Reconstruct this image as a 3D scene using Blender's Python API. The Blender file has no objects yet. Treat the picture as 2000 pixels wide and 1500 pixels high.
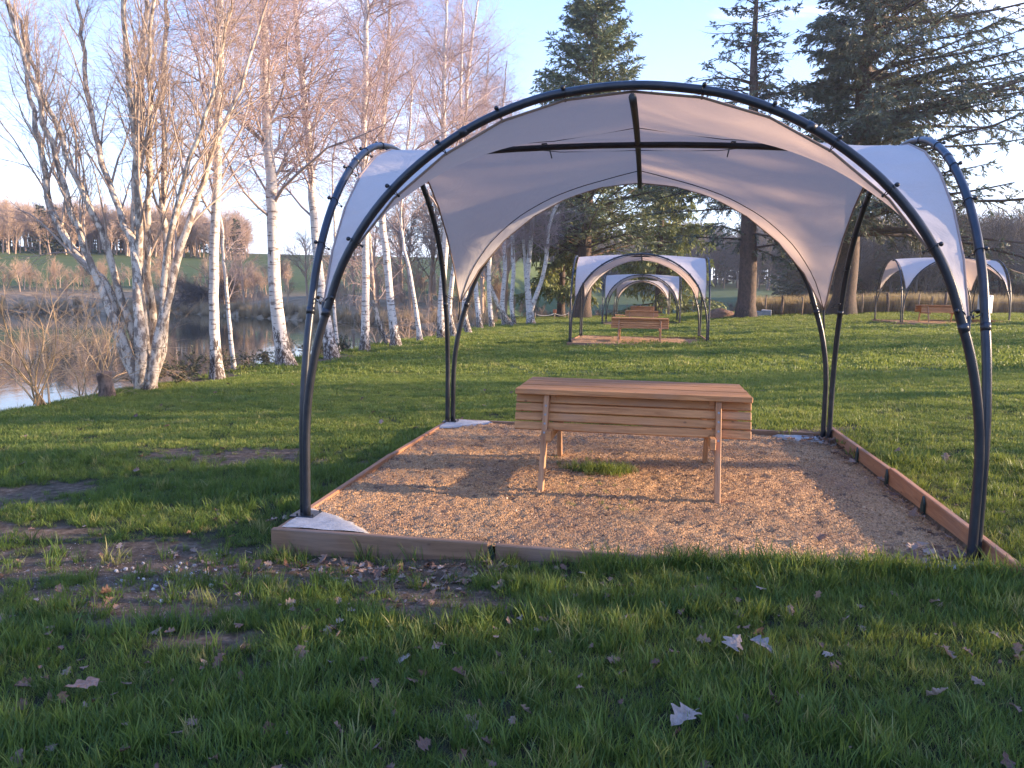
import bpy, math, random
import numpy as np
from mathutils import Vector, Matrix
import mathutils.noise as mn

# ------------------------------------------------------------------ camera, sky, sun, exposure
SC = bpy.context.scene
COL = SC.collection
cam_d = bpy.data.cameras.new('camera')
cam_d.sensor_width = 36.0
cam_d.lens = 36.0 * 1579.9 / 2000.0
cam_d.clip_start = 0.05
cam_d.clip_end = 3000.0
cam = bpy.data.objects.new('camera', cam_d)
COL.objects.link(cam)
R_ = Vector((0.98601, 0.16559, 0.01914)); U_ = Vector((-0.03764, 0.10935, 0.99329)); F_ = Vector((-0.16239, 0.98011, -0.11405))
M = Matrix((( R_.x, U_.x, -F_.x, 0.0), (R_.y, U_.y, -F_.y, 0.0), (R_.z, U_.z, -F_.z, 1.55), (0, 0, 0, 1)))
cam.matrix_world = M
SC.camera = cam

SUN_AZ = math.radians(78.0)      # from +Y towards +X
SUN_EL = math.radians(13.0)
world = bpy.data.worlds.new('World')
SC.world = world
world.use_nodes = True
wn = world.node_tree.nodes; wl = world.node_tree.links
wn.clear()
w_out = wn.new('ShaderNodeOutputWorld')
w_bg = wn.new('ShaderNodeBackground')
w_sky = wn.new('ShaderNodeTexSky')
w_sky.sky_type = 'NISHITA'
w_sky.sun_disc = False
w_sky.sun_elevation = SUN_EL
w_sky.sun_rotation = SUN_AZ
w_sky.altitude = 200.0
w_sky.air_density = 1.1
w_sky.dust_density = 1.0
w_sky.ozone_density = 1.6
w_bg.inputs['Strength'].default_value = 0.125
# thin high clouds mixed into the sky by direction
w_tc = wn.new('ShaderNodeTexCoord')
w_sep = wn.new('ShaderNodeSeparateXYZ'); wl.new(w_tc.outputs['Generated'], w_sep.inputs[0])
w_z = wn.new('ShaderNodeMath'); w_z.operation = 'MAXIMUM'; w_z.inputs[1].default_value = 0.0; wl.new(w_sep.outputs['Z'], w_z.inputs[0])
w_zz = wn.new('ShaderNodeMath'); w_zz.operation = 'ADD'; w_zz.inputs[1].default_value = 0.16; wl.new(w_z.outputs[0], w_zz.inputs[0])
w_dx = wn.new('ShaderNodeMath'); w_dx.operation = 'DIVIDE'; wl.new(w_sep.outputs['X'], w_dx.inputs[0]); wl.new(w_zz.outputs[0], w_dx.inputs[1])
w_dy = wn.new('ShaderNodeMath'); w_dy.operation = 'DIVIDE'; wl.new(w_sep.outputs['Y'], w_dy.inputs[0]); wl.new(w_zz.outputs[0], w_dy.inputs[1])
w_cmb = wn.new('ShaderNodeCombineXYZ'); wl.new(w_dx.outputs[0], w_cmb.inputs[0]); wl.new(w_dy.outputs[0], w_cmb.inputs[1])
w_map = wn.new('ShaderNodeMapping'); w_map.inputs['Rotation'].default_value = (0, 0, 0.5); w_map.inputs['Scale'].default_value = (1.0, 2.1, 1.0); w_map.inputs['Location'].default_value = (3.1, 0.6, 0)
wl.new(w_cmb.outputs[0], w_map.inputs[0])
w_no = wn.new('ShaderNodeTexNoise'); w_no.inputs['Scale'].default_value = 0.75; w_no.inputs['Detail'].default_value = 9.0; w_no.inputs['Roughness'].default_value = 0.58; w_no.inputs['Distortion'].default_value = 0.35
wl.new(w_map.outputs[0], w_no.inputs['Vector'])
w_rmp = wn.new('ShaderNodeValToRGB'); w_rmp.color_ramp.elements[0].position = 0.54; w_rmp.color_ramp.elements[0].color = (0, 0, 0, 1); w_rmp.color_ramp.elements[1].position = 0.80; w_rmp.color_ramp.elements[1].color = (1, 1, 1, 1)
wl.new(w_no.outputs['Fac'], w_rmp.inputs[0])
w_mul = wn.new('ShaderNodeMath'); w_mul.operation = 'MULTIPLY'; w_mul.inputs[1].default_value = 0.85; wl.new(w_rmp.outputs[0], w_mul.inputs[0])
w_mix = wn.new('ShaderNodeMixRGB'); w_mix.inputs[2].default_value = (9.0, 8.4, 8.8, 1)
wl.new(w_mul.outputs[0], w_mix.inputs[0])
w_tint = wn.new('ShaderNodeMixRGB'); w_tint.blend_type = 'MULTIPLY'; w_tint.inputs[0].default_value = 1.0; w_tint.inputs[2].default_value = (1.15, 1.0, 1.05, 1)
wl.new(w_sky.outputs[0], w_tint.inputs[1])
# the zenith stays a clean blue and the horizon pale, as a clear winter evening looks
w_grd = wn.new('ShaderNodeValToRGB'); w_grd.color_ramp.elements[0].position = 0.0; w_grd.color_ramp.elements[0].color = (0.74, 0.86, 1.0, 1); w_grd.color_ramp.elements[1].position = 0.5; w_grd.color_ramp.elements[1].color = (0.14, 0.38, 1.0, 1)
wl.new(w_z.outputs[0], w_grd.inputs[0])
w_gs = wn.new('ShaderNodeMixRGB'); w_gs.blend_type = 'MULTIPLY'; w_gs.inputs[0].default_value = 1.0; w_gs.inputs[2].default_value = (4.8, 5.1, 5.6, 1); wl.new(w_grd.outputs[0], w_gs.inputs[1])
w_m2 = wn.new('ShaderNodeMixRGB'); w_m2.inputs[0].default_value = 0.75; wl.new(w_tint.outputs[0], w_m2.inputs[1]); wl.new(w_gs.outputs[0], w_m2.inputs[2])
wl.new(w_m2.outputs[0], w_mix.inputs[1])
wl.new(w_mix.outputs[0], w_bg.inputs[0]); wl.new(w_bg.outputs[0], w_out.inputs[0])

sun_d = bpy.data.lights.new('sun', 'SUN')
sun_d.energy = 5.0
sun_d.angle = math.radians(0.55)
sun_d.color = (1.0, 0.74, 0.50)
sun = bpy.data.objects.new('sun', sun_d)
COL.objects.link(sun)
sdir = Vector((math.sin(SUN_AZ)*math.cos(SUN_EL), math.cos(SUN_AZ)*math.cos(SUN_EL), math.sin(SUN_EL)))
sun.rotation_mode = 'QUATERNION'
sun.rotation_quaternion = sdir.to_track_quat('Z', 'Y')
sun.location = sdir*60

SC.view_settings.view_transform = 'Standard'
SC.view_settings.look = 'None'
SC.view_settings.gamma = 1.0
SC.view_settings.use_curve_mapping = False
SC.view_settings.exposure = 1.7
SC.render.engine = 'CYCLES'
SC.cycles.use_denoising = True
SC.cycles.max_bounces = 8
SC.cycles.transparent_max_bounces = 12
SC.cycles.caustics_reflective = False
SC.cycles.caustics_refractive = False

HAZE = 0.00045          # air density, per metre
rng = np.random.default_rng(11)

# ------------------------------------------------------------------ helpers
def tag(o, label=None, cat=None, group=None, kind=None):
    if label: o['label'] = label
    if cat: o['category'] = cat
    if group: o['group'] = group
    if kind: o['kind'] = kind
    return o

def empty(name, loc=(0, 0, 0), rz=0.0, parent=None):
    o = bpy.data.objects.new(name, None); COL.objects.link(o)
    o.location = loc; o.rotation_euler = (0, 0, rz); o.empty_display_size = 0.1
    if parent: o.parent = parent
    return o

def np_mesh(name, V, faces, mats=(), smooth=True, attrs=None, midx=None):
    """faces: list of (k,n) int arrays (tris / quads / ngons of equal size)"""
    me = bpy.data.meshes.new(name)
    V = np.asarray(V, dtype=np.float32).reshape(-1, 3)
    me.vertices.add(len(V)); me.vertices.foreach_set('co', V.ravel())
    faces = [np.asarray(f, dtype=np.int32) for f in faces if len(f)]
    if faces:
        loops = np.concatenate([f.ravel() for f in faces])
        tot = np.concatenate([np.full(len(f), f.shape[1], np.int32) for f in faces])
        start = np.concatenate([[0], np.cumsum(tot)[:-1]]).astype(np.int32)
        me.loops.add(len(loops)); me.loops.foreach_set('vertex_index', loops)
        me.polygons.add(len(tot)); me.polygons.foreach_set('loop_start', start); me.polygons.foreach_set('loop_total', tot)
        if midx is not None: me.polygons.foreach_set('material_index', np.asarray(midx, dtype=np.int32))
        me.update(calc_edges=True)
        me.polygons.foreach_set('use_smooth', np.full(len(tot), smooth))
    for m in mats: me.materials.append(m)
    if attrs:
        for k, a in attrs.items():
            at = me.attributes.new(k, 'FLOAT', 'POINT'); at.data.foreach_set('value', np.asarray(a, dtype=np.float32).ravel())
    me.validate(verbose=False)
    return me

def link(name, me, parent=None, loc=None):
    o = bpy.data.objects.new(name, me); COL.objects.link(o)
    if parent: o.parent = parent
    if loc is not None: o.location = loc
    return o

def copy_tree(o, parent=None):
    c = o.copy(); COL.objects.link(c)
    if parent: c.parent = parent
    for ch in o.children: copy_tree(ch, c)
    return c

class MB:
    """collects simple solids for one mesh"""
    def __init__(s): s.V = []; s.Q = []; s.T = []; s.n = 0; s.A = []
    def add(s, V, Q=(), T=(), a=0.0):
        V = np.asarray(V, float).reshape(-1, 3)
        s.V.append(V); s.A.append(np.full(len(V), a) if np.isscalar(a) else np.asarray(a).ravel())
        if len(Q): s.Q.append(np.asarray(Q) + s.n)
        if len(T): s.T.append(np.asarray(T) + s.n)
        s.n += len(V)
    def box(s, c, d, M=None, bev=0.004):
        """chamfered box: centre c, size d, optional 3x3 rotation"""
        hx, hy, hz = np.array(d)/2.0; b = min(bev, hx*.4, hy*.4, hz*.4)
        P = []
        for z, i in ((-hz, b), (-hz+b, 0), (hz-b, 0), (hz, b)):
            for sx, sy, ox, oy in ((-1, -1, b, 0), (1, -1, b, 0), (1, -1, 0, b), (1, 1, 0, b), (1, 1, b, 0), (-1, 1, b, 0), (-1, 1, 0, b), (-1, -1, 0, b)):
                P.append((sx*(hx-(ox if not i else max(ox, b))), sy*(hy-(oy if not i else max(oy, b))), z))
        P = np.array(P)
        Q = []
        for k in range(3):
            for j in range(8):
                Q.append((k*8+j, k*8+(j+1) % 8, (k+1)*8+(j+1) % 8, (k+1)*8+j))
        Q += [(24, 25, 26, 27), (24, 27, 28, 31), (28, 29, 30, 31), (3, 2, 1, 0), (7, 4, 3, 0), (7, 6, 5, 4)]
        if M is not None: P = P @ np.asarray(M).T
        s.add(P + np.array(c), Q)
    def tube(s, P, R, sides=8, cap=True, a=0.0):
        P = np.asarray(P, float)[None]; R = np.asarray(R, float)
        if R.ndim == 0: R = np.full(P.shape[1], float(R))
        V, Q = tubes(P, R[None], sides)
        s.add(V, Q, a=a)
        if cap:
            n = P.shape[1]; b = s.n - n*sides
            for e, rev in ((0, True), (n-1, False)):
                s.V.append(P[0, e][None]); s.A.append(np.array([a if np.isscalar(a) else 0.0])); ci = s.n; s.n += 1
                idx = b + e*sides + np.arange(sides); nx = np.roll(idx, -1)
                s.T.append(np.stack([np.full(sides, ci), nx, idx] if rev else [np.full(sides, ci), idx, nx], 1))
    def ball(s, c, r, n=6, m=8):
        V = []; Q = []; T = []
        for i in range(1, n):
            ph = math.pi*i/n
            for j in range(m):
                th = 2*math.pi*j/m; V.append((c[0]+r*math.sin(ph)*math.cos(th), c[1]+r*math.sin(ph)*math.sin(th), c[2]+r*math.cos(ph)))
        V.append((c[0], c[1], c[2]+r)); V.append((c[0], c[1], c[2]-r)); t = len(V)-2
        for i in range(n-2):
            for j in range(m): Q.append((i*m+j, (i+1)*m+j, (i+1)*m+(j+1) % m, i*m+(j+1) % m))
        for j in range(m): T.append((t, j, (j+1) % m)); T.append((t+1, (n-2)*m+(j+1) % m, (n-2)*m+j))
        s.add(V, Q, T)
    def mesh(s, name, mats, smooth=False, attr=None):
        V = np.concatenate(s.V); F = []
        if s.Q: F.append(np.concatenate(s.Q))
        if s.T: F.append(np.concatenate(s.T))
        return np_mesh(name, V, F, mats, smooth, {attr: np.concatenate(s.A)} if attr else None)
    def build(s, name, mats, parent=None, smooth=False, loc=None, attr=None):
        return link(name, s.mesh(name, mats, smooth, attr), parent, loc)

def nrm(v): return v/np.maximum(np.linalg.norm(v, axis=-1, keepdims=True), 1e-9)

def tubes(P, R, sides):
    """P (K,N,3) polylines, R (K,N) radii -> verts, quads"""
    K, N, _ = P.shape
    T = np.empty_like(P); T[:, 1:-1] = P[:, 2:]-P[:, :-2]; T[:, 0] = P[:, 1]-P[:, 0]; T[:, -1] = P[:, -1]-P[:, -2]
    T = nrm(T)
    # parallel transport keeps thick bent tubes from twisting or pinching
    ref = np.where(np.abs(T[:, 0, 2:3]) < 0.8, np.array([[0, 0, 1.0]]), np.array([[0.13, 1.0, 0]]))
    a = nrm(np.cross(T[:, 0], ref)); A = np.empty_like(P); A[:, 0] = a
    for j in range(1, N):
        a = nrm(a-T[:, j]*np.sum(a*T[:, j], 1, keepdims=True)); A[:, j] = a
    B = np.cross(T, A)
    th = np.arange(sides)*2*math.pi/sides
    V = P[:, :, None, :] + R[:, :, None, None]*(A[:, :, None, :]*np.cos(th)[None, None, :, None] + B[:, :, None, :]*np.sin(th)[None, None, :, None])
    idx = (np.arange(K)[:, None, None]*N*sides + np.arange(N-1)[None, :, None]*sides + np.arange(sides)[None, None, :])
    nx = (np.arange(K)[:, None, None]*N*sides + np.arange(N-1)[None, :, None]*sides + ((np.arange(sides)+1) % sides)[None, None, :])
    Q = np.stack([idx, nx, nx+sides, idx+sides], -1).reshape(-1, 4)
    return V.reshape(-1, 3), Q

def sstep(x, a, b):
    t = np.clip((x-a)/(b-a), 0, 1); return t*t*(3-2*t)

def smooth_poly(P, n, closed=False):
    """Catmull-Rom resample of control rows (any width) to n rows, even in control length"""
    P = np.asarray(P, float); d = np.concatenate([[0], np.cumsum(np.linalg.norm(np.diff(P[:, :3], axis=0), axis=1))])
    E = np.vstack([2*P[0]-P[1], P, 2*P[-1]-P[-2]])
    out = []
    for s in np.linspace(0, d[-1], n):
        i = min(max(int(np.searchsorted(d, s, side='right'))-1, 0), len(P)-2); t = (s-d[i])/(d[i+1]-d[i])
        p0, p1, p2, p3 = E[i], E[i+1], E[i+2], E[i+3]
        out.append(0.5*(2*p1+(p2-p0)*t+(2*p0-5*p1+4*p2-p3)*t*t+(3*p1-p0-3*p2+p3)*t**3))
    return np.array(out)

# value noise on a lattice, vectorised
_g = np.random.default_rng(5).random((257, 257))
def vnoise(x, y, s=1.0):
    x = np.asarray(x)*s+1000.3; y = np.asarray(y)*s+1000.7
    xi = np.floor(x).astype(int); yi = np.floor(y).astype(int); fx = x-xi; fy = y-yi
    fx = fx*fx*(3-2*fx); fy = fy*fy*(3-2*fy)
    a = _g[xi % 257, yi % 257]; b = _g[(xi+1) % 257, yi % 257]; c = _g[xi % 257, (yi+1) % 257]; d = _g[(xi+1) % 257, (yi+1) % 257]
    return (a*(1-fx)+b*fx)*(1-fy)+(c*(1-fx)+d*fx)*fy
def fbm(x, y, s=1.0, o=4):
    r = 0; a = 0.5; t = 0
    for k in range(o):
        r = r+a*vnoise(x+17.1*k, y-9.7*k, s*2**k); t += a; a *= 0.5
    return r/t

# ------------------------------------------------------------------ materials
def mat(name):
    m = bpy.data.materials.new(name); m.use_nodes = True
    nt = m.node_tree; b = nt.nodes['Principled BSDF']
    return m, nt, b
def N(nt, t, **kw):
    n = nt.nodes.new(t)
    for k, v in kw.items():
        if k in n.inputs.keys() if hasattr(n.inputs, 'keys') else False: n.inputs[k].default_value = v
        else: setattr(n, k, v)
    return n
def noise(nt, scale, detail=4, rough=0.55, vec=None, dist=0.0, mp=None, coord='Object'):
    tc = nt.nodes.new('ShaderNodeTexCoord'); n = nt.nodes.new('ShaderNodeTexNoise')
    n.inputs['Scale'].default_value = scale; n.inputs['Detail'].default_value = detail; n.inputs['Roughness'].default_value = rough; n.inputs['Distortion'].default_value = dist
    src = vec if vec is not None else tc.outputs[coord]
    if mp:
        q = nt.nodes.new('ShaderNodeMapping'); q.inputs['Scale'].default_value = mp; nt.links.new(src, q.inputs[0]); src = q.outputs[0]
    nt.links.new(src, n.inputs['Vector'])
    return n.outputs['Fac']
def ramp(nt, fac, stops):
    r = nt.nodes.new('ShaderNodeValToRGB'); e = r.color_ramp.elements
    while len(e) < len(stops): e.new(0.5)
    for i, (p, c) in enumerate(stops):
        e[i].position = p; e[i].color = (c if isinstance(c, tuple) else (c, c, c)) + (1,) if not (isinstance(c, tuple) and len(c) == 4) else c
    nt.links.new(fac, r.inputs[0]); return r.outputs['Color']
def mix(nt, fac, a, b, mode='MIX'):
    n = nt.nodes.new('ShaderNodeMixRGB'); n.blend_type = mode
    for i, v in ((0, fac), (1, a), (2, b)):
        if hasattr(v, 'links') or hasattr(v, 'is_linked'): nt.links.new(v, n.inputs[i])
        elif i == 0: n.inputs[0].default_value = v
        else: n.inputs[i].default_value = tuple(v)+(1,) if len(v) == 3 else v
    return n.outputs[0]
def math_(nt, op, a, b=None):
    n = nt.nodes.new('ShaderNodeMath'); n.operation = op
    for i, v in ((0, a), (1, b)):
        if v is None: continue
        if hasattr(v, 'is_linked'): nt.links.new(v, n.inputs[i])
        else: n.inputs[i].default_value = v
    return n.outputs[0]
def attr(nt, name):
    a = nt.nodes.new('ShaderNodeAttribute'); a.attribute_name = name; return a.outputs['Fac']
def objrand(nt):
    return nt.nodes.new('ShaderNodeObjectInfo').outputs['Random']
def bump(nt, b, h, strength=0.4, dist=0.01):
    n = nt.nodes.new('ShaderNodeBump'); n.inputs['Strength'].default_value = strength; n.inputs['Distance'].default_value = dist
    nt.links.new(h, n.inputs['Height']); nt.links.new(n.outputs[0], b.inputs['Normal']); return n
def setc(nt, b, c):
    if hasattr(c, 'is_linked'): nt.links.new(c, b.inputs['Base Color'])
    else: b.inputs['Base Color'].default_value = tuple(c)+(1,)
def translucent(nt, b, col, fac):
    """mix the principled surface with light passing through a thin sheet"""
    out = nt.nodes['Material Output']; t = nt.nodes.new('ShaderNodeBsdfTranslucent'); ms = nt.nodes.new('ShaderNodeMixShader')
    if hasattr(col, 'is_linked'): nt.links.new(col, t.inputs[0])
    else: t.inputs[0].default_value = tuple(col)+(1,)
    ms.inputs[0].default_value = fac
    nt.links.new(b.outputs[0], ms.inputs[1]); nt.links.new(t.outputs[0], ms.inputs[2]); nt.links.new(ms.outputs[0], out.inputs[0])

# steel tube
m_steel, nt, b = mat('slate_painted_steel')
setc(nt, b, ramp(nt, noise(nt, 9, 5), [(0.3, (0.024, 0.028, 0.036)), (0.75, (0.042, 0.046, 0.056))]))
b.inputs['Roughness'].default_value = 0.34; b.inputs['Metallic'].default_value = 0.35
bump(nt, b, noise(nt, 160, 2), 0.08, 0.002)
m_black, nt, b = mat('black_plastic'); setc(nt, b, (0.012, 0.012, 0.014)); b.inputs['Roughness'].default_value = 0.45
m_cord, nt, b = mat('elastic_cord'); setc(nt, b, (0.10, 0.09, 0.085)); b.inputs['Roughness'].default_value = 0.7
# cloth
m_cloth, nt, b = mat('pale_shade_cloth')
c = ramp(nt, noise(nt, 1.4, 6, 0.6), [(0.3, (0.48, 0.43, 0.39)), (0.7, (0.54, 0.485, 0.445))])
weave = math_(nt, 'ADD', noise(nt, 420, 2, mp=(1, 0.15, 1)), noise(nt, 420, 2, mp=(0.15, 1, 1)))
c = mix(nt, 0.18, c, ramp(nt, weave, [(0.7, 0.25), (1.2, 0.9)]))
setc(nt, b, c); b.inputs['Roughness'].default_value = 0.8
h = math_(nt, 'ADD', math_(nt, 'MULTIPLY', noise(nt, 3.0, 4, dist=1.2), 5.0), math_(nt, 'MULTIPLY', weave, 0.05))
bump(nt, b, h, 0.25, 0.02)
translucent(nt, b, (0.68, 0.52, 0.43), 0.32)
m_hem, nt, b = mat('cloth_hem'); setc(nt, b, (0.30, 0.22, 0.18)); b.inputs['Roughness'].default_value = 0.85
m_seam, nt, b = mat('brown_seam_cord'); setc(nt, b, (0.055, 0.042, 0.038)); b.inputs['Roughness'].default_value = 0.8
m_strap, nt, b = mat('charcoal_webbing'); setc(nt, b, (0.055, 0.06, 0.065)); b.inputs['Roughness'].default_value = 0.85
bump(nt, b, noise(nt, 300, 2), 0.3, 0.002)
# timber
def timber(name, lo, hi, knots=True, axis=0):
    m, nt, b = mat(name)
    sc = [18, 18, 18]; sc[axis] = 1.1
    tc = nt.nodes.new('ShaderNodeTexCoord'); oi = nt.nodes.new('ShaderNodeObjectInfo')
    off = nt.nodes.new('ShaderNodeVectorMath'); off.operation = 'ADD'; nt.links.new(tc.outputs['Object'], off.inputs[0])
    cb = nt.nodes.new('ShaderNodeCombineXYZ'); k = math_(nt, 'MULTIPLY', oi.outputs['Random'], 13.0)
    for i in range(3): nt.links.new(k, cb.inputs[i])
    nt.links.new(cb.outputs[0], off.inputs[1]); v = off.outputs[0]
    g = noise(nt, 1.6, 6, 0.65, vec=v, mp=tuple(sc), dist=0.8)
    g2 = noise(nt, 7, 3, 0.6, vec=v, mp=tuple(sc))
    col = ramp(nt, g, [(0.36, lo), (0.64, hi)])
    col = mix(nt, ramp(nt, g2, [(0.52, 0.0), (0.75, 0.5)]), col, tuple(0.55*x for x in lo))
    if knots:
        vo = nt.nodes.new('ShaderNodeTexVoronoi'); vo.inputs['Scale'].default_value = 4.6
        q = nt.nodes.new('ShaderNodeMapping'); s2 = [1.6, 1.6, 1.6]; s2[axis] = 1.0; q.inputs['Scale'].default_value = s2
        nt.links.new(v, q.inputs[0]); nt.links.new(q.outputs[0], vo.inputs['Vector'])
        kf = ramp(nt, vo.outputs['Distance'], [(0.03, 1.0), (0.085, 0.0)])
        col = mix(nt, kf, col, tuple(0.28*x for x in lo))
    col = mix(nt, math_(nt, 'MULTIPLY', oi.outputs['Random'], 0.5), col, tuple(0.55*x for x in hi))
    col = mix(nt, ramp(nt, noise(nt, 2.5, 4, vec=v), [(0.5, 0.0), (0.8, 0.35)]), col, (0.20, 0.18, 0.17))
    setc(nt, b, col); b.inputs['Roughness'].default_value = 0.72
    bump(nt, b, g, 0.35, 0.003)
    return m
m_bench = timber('bench_pine', (0.30, 0.128, 0.045), (0.60, 0.305, 0.128))
m_bench_v = timber('bench_pine_upright', (0.29, 0.130, 0.055), (0.56, 0.31, 0.16), axis=2)
m_board = timber('treated_board', (0.155, 0.082, 0.045), (0.30, 0.175, 0.10))
m_board_y = timber('treated_board_side', (0.30, 0.125, 0.055), (0.46, 0.215, 0.10), axis=1)
m_post = timber('weathered_post', (0.20, 0.14, 0.09), (0.42, 0.30, 0.20), knots=False, axis=2)
m_screw, nt, b = mat('zinc_screw'); setc(nt, b, (0.25, 0.24, 0.23)); b.inputs['Metallic'].default_value = 0.8; b.inputs['Roughness'].default_value = 0.4
m_stake, nt, b = mat('dark_green_stake'); setc(nt, b, (0.010, 0.026, 0.020)); b.inputs['Roughness'].default_value = 0.5
m_conc, nt, b = mat('pale_concrete')
setc(nt, b, ramp(nt, noise(nt, 14, 8, 0.7), [(0.3, (0.27, 0.26, 0.25)), (0.7, (0.44, 0.43, 0.42))]))
b.inputs['Roughness'].default_value = 0.9; bump(nt, b, noise(nt, 60, 6, 0.7), 0.7, 0.012)
# gravel
m_gravel, nt, b = mat('crushed_gravel')
c = ramp(nt, noise(nt, 1.3, 6, 0.6), [(0.30, (0.26, 0.145, 0.085)), (0.52, (0.40, 0.232, 0.112)), (0.75, (0.50, 0.300, 0.150))])
vo = nt.nodes.new('ShaderNodeTexVoronoi'); vo.inputs['Scale'].default_value = 85
tc = nt.nodes.new('ShaderNodeTexCoord'); nt.links.new(tc.outputs['Object'], vo.inputs['Vector'])
c = mix(nt, 0.55, c, ramp(nt, vo.outputs['Color'], [(0.1, 0.15), (0.5, 0.45), (0.9, 0.85)]), 'OVERLAY')
c = mix(nt, ramp(nt, noise(nt, 5.5, 5, 0.65), [(0.57, 0.0), (0.64, 0.85)]), c, (0.085, 0.05, 0.035))
setc(nt, b, c); b.inputs['Roughness'].default_value = 0.95
bump(nt, b, math_(nt, 'ADD', vo.outputs['Distance'], noise(nt, 40, 5, 0.7)), 0.9, 0.012)
m_chip, nt, b = mat('gravel_chip')
setc(nt, b, ramp(nt, objrand(nt), [(0.0, (0.13, 0.07, 0.04)), (0.35, (0.35, 0.200, 0.098)), (0.90, (0.50, 0.305, 0.150)), (1.0, (0.56, 0.42, 0.30))])); b.inputs['Roughness'].default_value = 0.9
m_stone, nt, b = mat('pale_pebble')
setc(nt, b, ramp(nt, objrand(nt), [(0.0, (0.20, 0.18, 0.17)), (1.0, (0.42, 0.40, 0.39))])); b.inputs['Roughness'].default_value = 0.8
bump(nt, b, noise(nt, 60, 4), 0.4, 0.003)
# grass
def grass_mat(name, a, bb, dry, tr=0.38):
    m, nt, b = mat(name)
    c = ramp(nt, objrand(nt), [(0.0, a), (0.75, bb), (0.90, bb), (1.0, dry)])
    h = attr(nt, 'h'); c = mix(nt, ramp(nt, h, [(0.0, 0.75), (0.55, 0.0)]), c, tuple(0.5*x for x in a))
    n = noise(nt, 0.42, 3, coord='Object')
    setc(nt, b, c); b.inputs['Roughness'].default_value = 0.5; b.inputs['Specular IOR Level'].default_value = 0.3
    translucent(nt, b, mix(nt, 0.5, c, (0.30, 0.33, 0.05)), tr)
    return m
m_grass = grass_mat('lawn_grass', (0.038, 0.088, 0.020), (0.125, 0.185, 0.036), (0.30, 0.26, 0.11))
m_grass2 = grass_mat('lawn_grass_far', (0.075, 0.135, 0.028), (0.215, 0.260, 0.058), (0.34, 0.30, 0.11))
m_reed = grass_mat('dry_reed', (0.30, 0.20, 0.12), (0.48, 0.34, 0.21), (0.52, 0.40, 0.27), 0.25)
# ground
m_ground, nt, b = mat('meadow_ground')
n1 = noise(nt, 0.35, 6, 0.6); n2 = noise(nt, 6.0, 6, 0.7)
g = ramp(nt, n1, [(0.3, (0.058, 0.085, 0.032)), (0.55, (0.095, 0.120, 0.044)), (0.75, (0.135, 0.140, 0.062))])
g = mix(nt, 0.45, g, ramp(nt, n2, [(0.35, (0.03, 0.045, 0.02)), (0.7, (0.10, 0.14, 0.045))]))
so = ramp(nt, noise(nt, 16, 6, 0.7), [(0.32, (0.060, 0.040, 0.026)), (0.56, (0.145, 0.102, 0.070)), (0.78, (0.27, 0.215, 0.165))])
g = mix(nt, attr(nt, 'thatch_shade'), g, ramp(nt, n2, [(0.35, (0.018, 0.020, 0.011)), (0.7, (0.060, 0.052, 0.030))]))  # brown thatch, darkened so the shade between near blades is in the colour
c = mix(nt, attr(nt, 'soil'), g, so)
dry = ramp(nt, noise(nt, 1.2, 6, 0.7), [(0.3, (0.19, 0.13, 0.08)), (0.7, (0.40, 0.28, 0.17))])
c = mix(nt, attr(nt, 'dry'), c, dry)
setc(nt, b, c); b.inputs['Roughness'].default_value = 1.0; b.inputs['Specular IOR Level'].default_value = 0.1
bump(nt, b, math_(nt, 'ADD', noise(nt, 22, 6, 0.75), noise(nt, 90, 4, 0.7)), 0.8, 0.02)
# water
m_water, nt, b = mat('pond_water'); setc(nt, b, (0.035, 0.04, 0.028)); b.inputs['Roughness'].default_value = 0.045; b.inputs['IOR'].default_value = 1.33
b.inputs['Specular IOR Level'].default_value = 1.0
bump(nt, b, noise(nt, 1.6, 3, 0.5, mp=(1, 0.45, 1)), 0.055, 0.05)
# bark
def bark(name, white, dark, twig, rough_h=1.0, dash=True):
    m, nt, b = mat(name)
    tc = nt.nodes.new('ShaderNodeTexCoord')
    base = ramp(nt, noise(nt, 6, 5, 0.6), [(0.3, tuple(0.80*x for x in white)), (0.7, white)])
    if dash:
        d = noise(nt, 3.2, 5, 0.65, mp=(1.2, 1.2, 8.0))
        base = mix(nt, ramp(nt, d, [(0.56, 0.0), (0.63, 0.92)]), base, dark)
        big = noise(nt, 2.4, 4, 0.6, mp=(1, 1, 1.6))
        base = mix(nt, ramp(nt, big, [(0.60, 0.0), (0.66, 0.8)]), base, tuple(1.6*x for x in dark))
    else:
        d = noise(nt, 9.0, 5, 0.7, mp=(1, 1, 0.6))
        base = mix(nt, ramp(nt, d, [(0.47, 0.0), (0.55, 0.8)]), base, dark)
    # furrowed dark bark towards the foot of the trunk
    ft = attr(nt, 'foot'); fn = noise(nt, 9, 6, 0.7, mp=(1.3, 1.3, 0.5))
    ff = ramp(nt, math_(nt, 'ADD', ft, math_(nt, 'MULTIPLY', math_(nt, 'SUBTRACT', fn, 0.5), 3.4)), [(0.36, 0.0), (0.50, 1.0)])
    crk = ramp(nt, noise(nt, 20, 4, 0.75, mp=(1.2, 1.2, 0.4)), [(0.50, 0.0), (0.58, 1.0)])
    base = mix(nt, ff, base, mix(nt, crk, tuple(0.6*x for x in dark), tuple(0.55*x for x in white)))
    base = mix(nt, ramp(nt, attr(nt, 'thin'), [(0.35, 0.0), (0.8, 1.0)]), base, twig)
    setc(nt, b, base); b.inputs['Roughness'].default_value = 0.85
    bump(nt, b, math_(nt, 'ADD', fn, d), 0.5, 0.02)
    return m
m_birch = bark('white_birch_bark', (0.72, 0.65, 0.57), (0.10, 0.07, 0.055), (0.26, 0.17, 0.13))
m_mott = bark('mottled_grey_bark', (0.66, 0.56, 0.44), (0.13, 0.09, 0.065), (0.25, 0.17, 0.12), dash=False)
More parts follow.
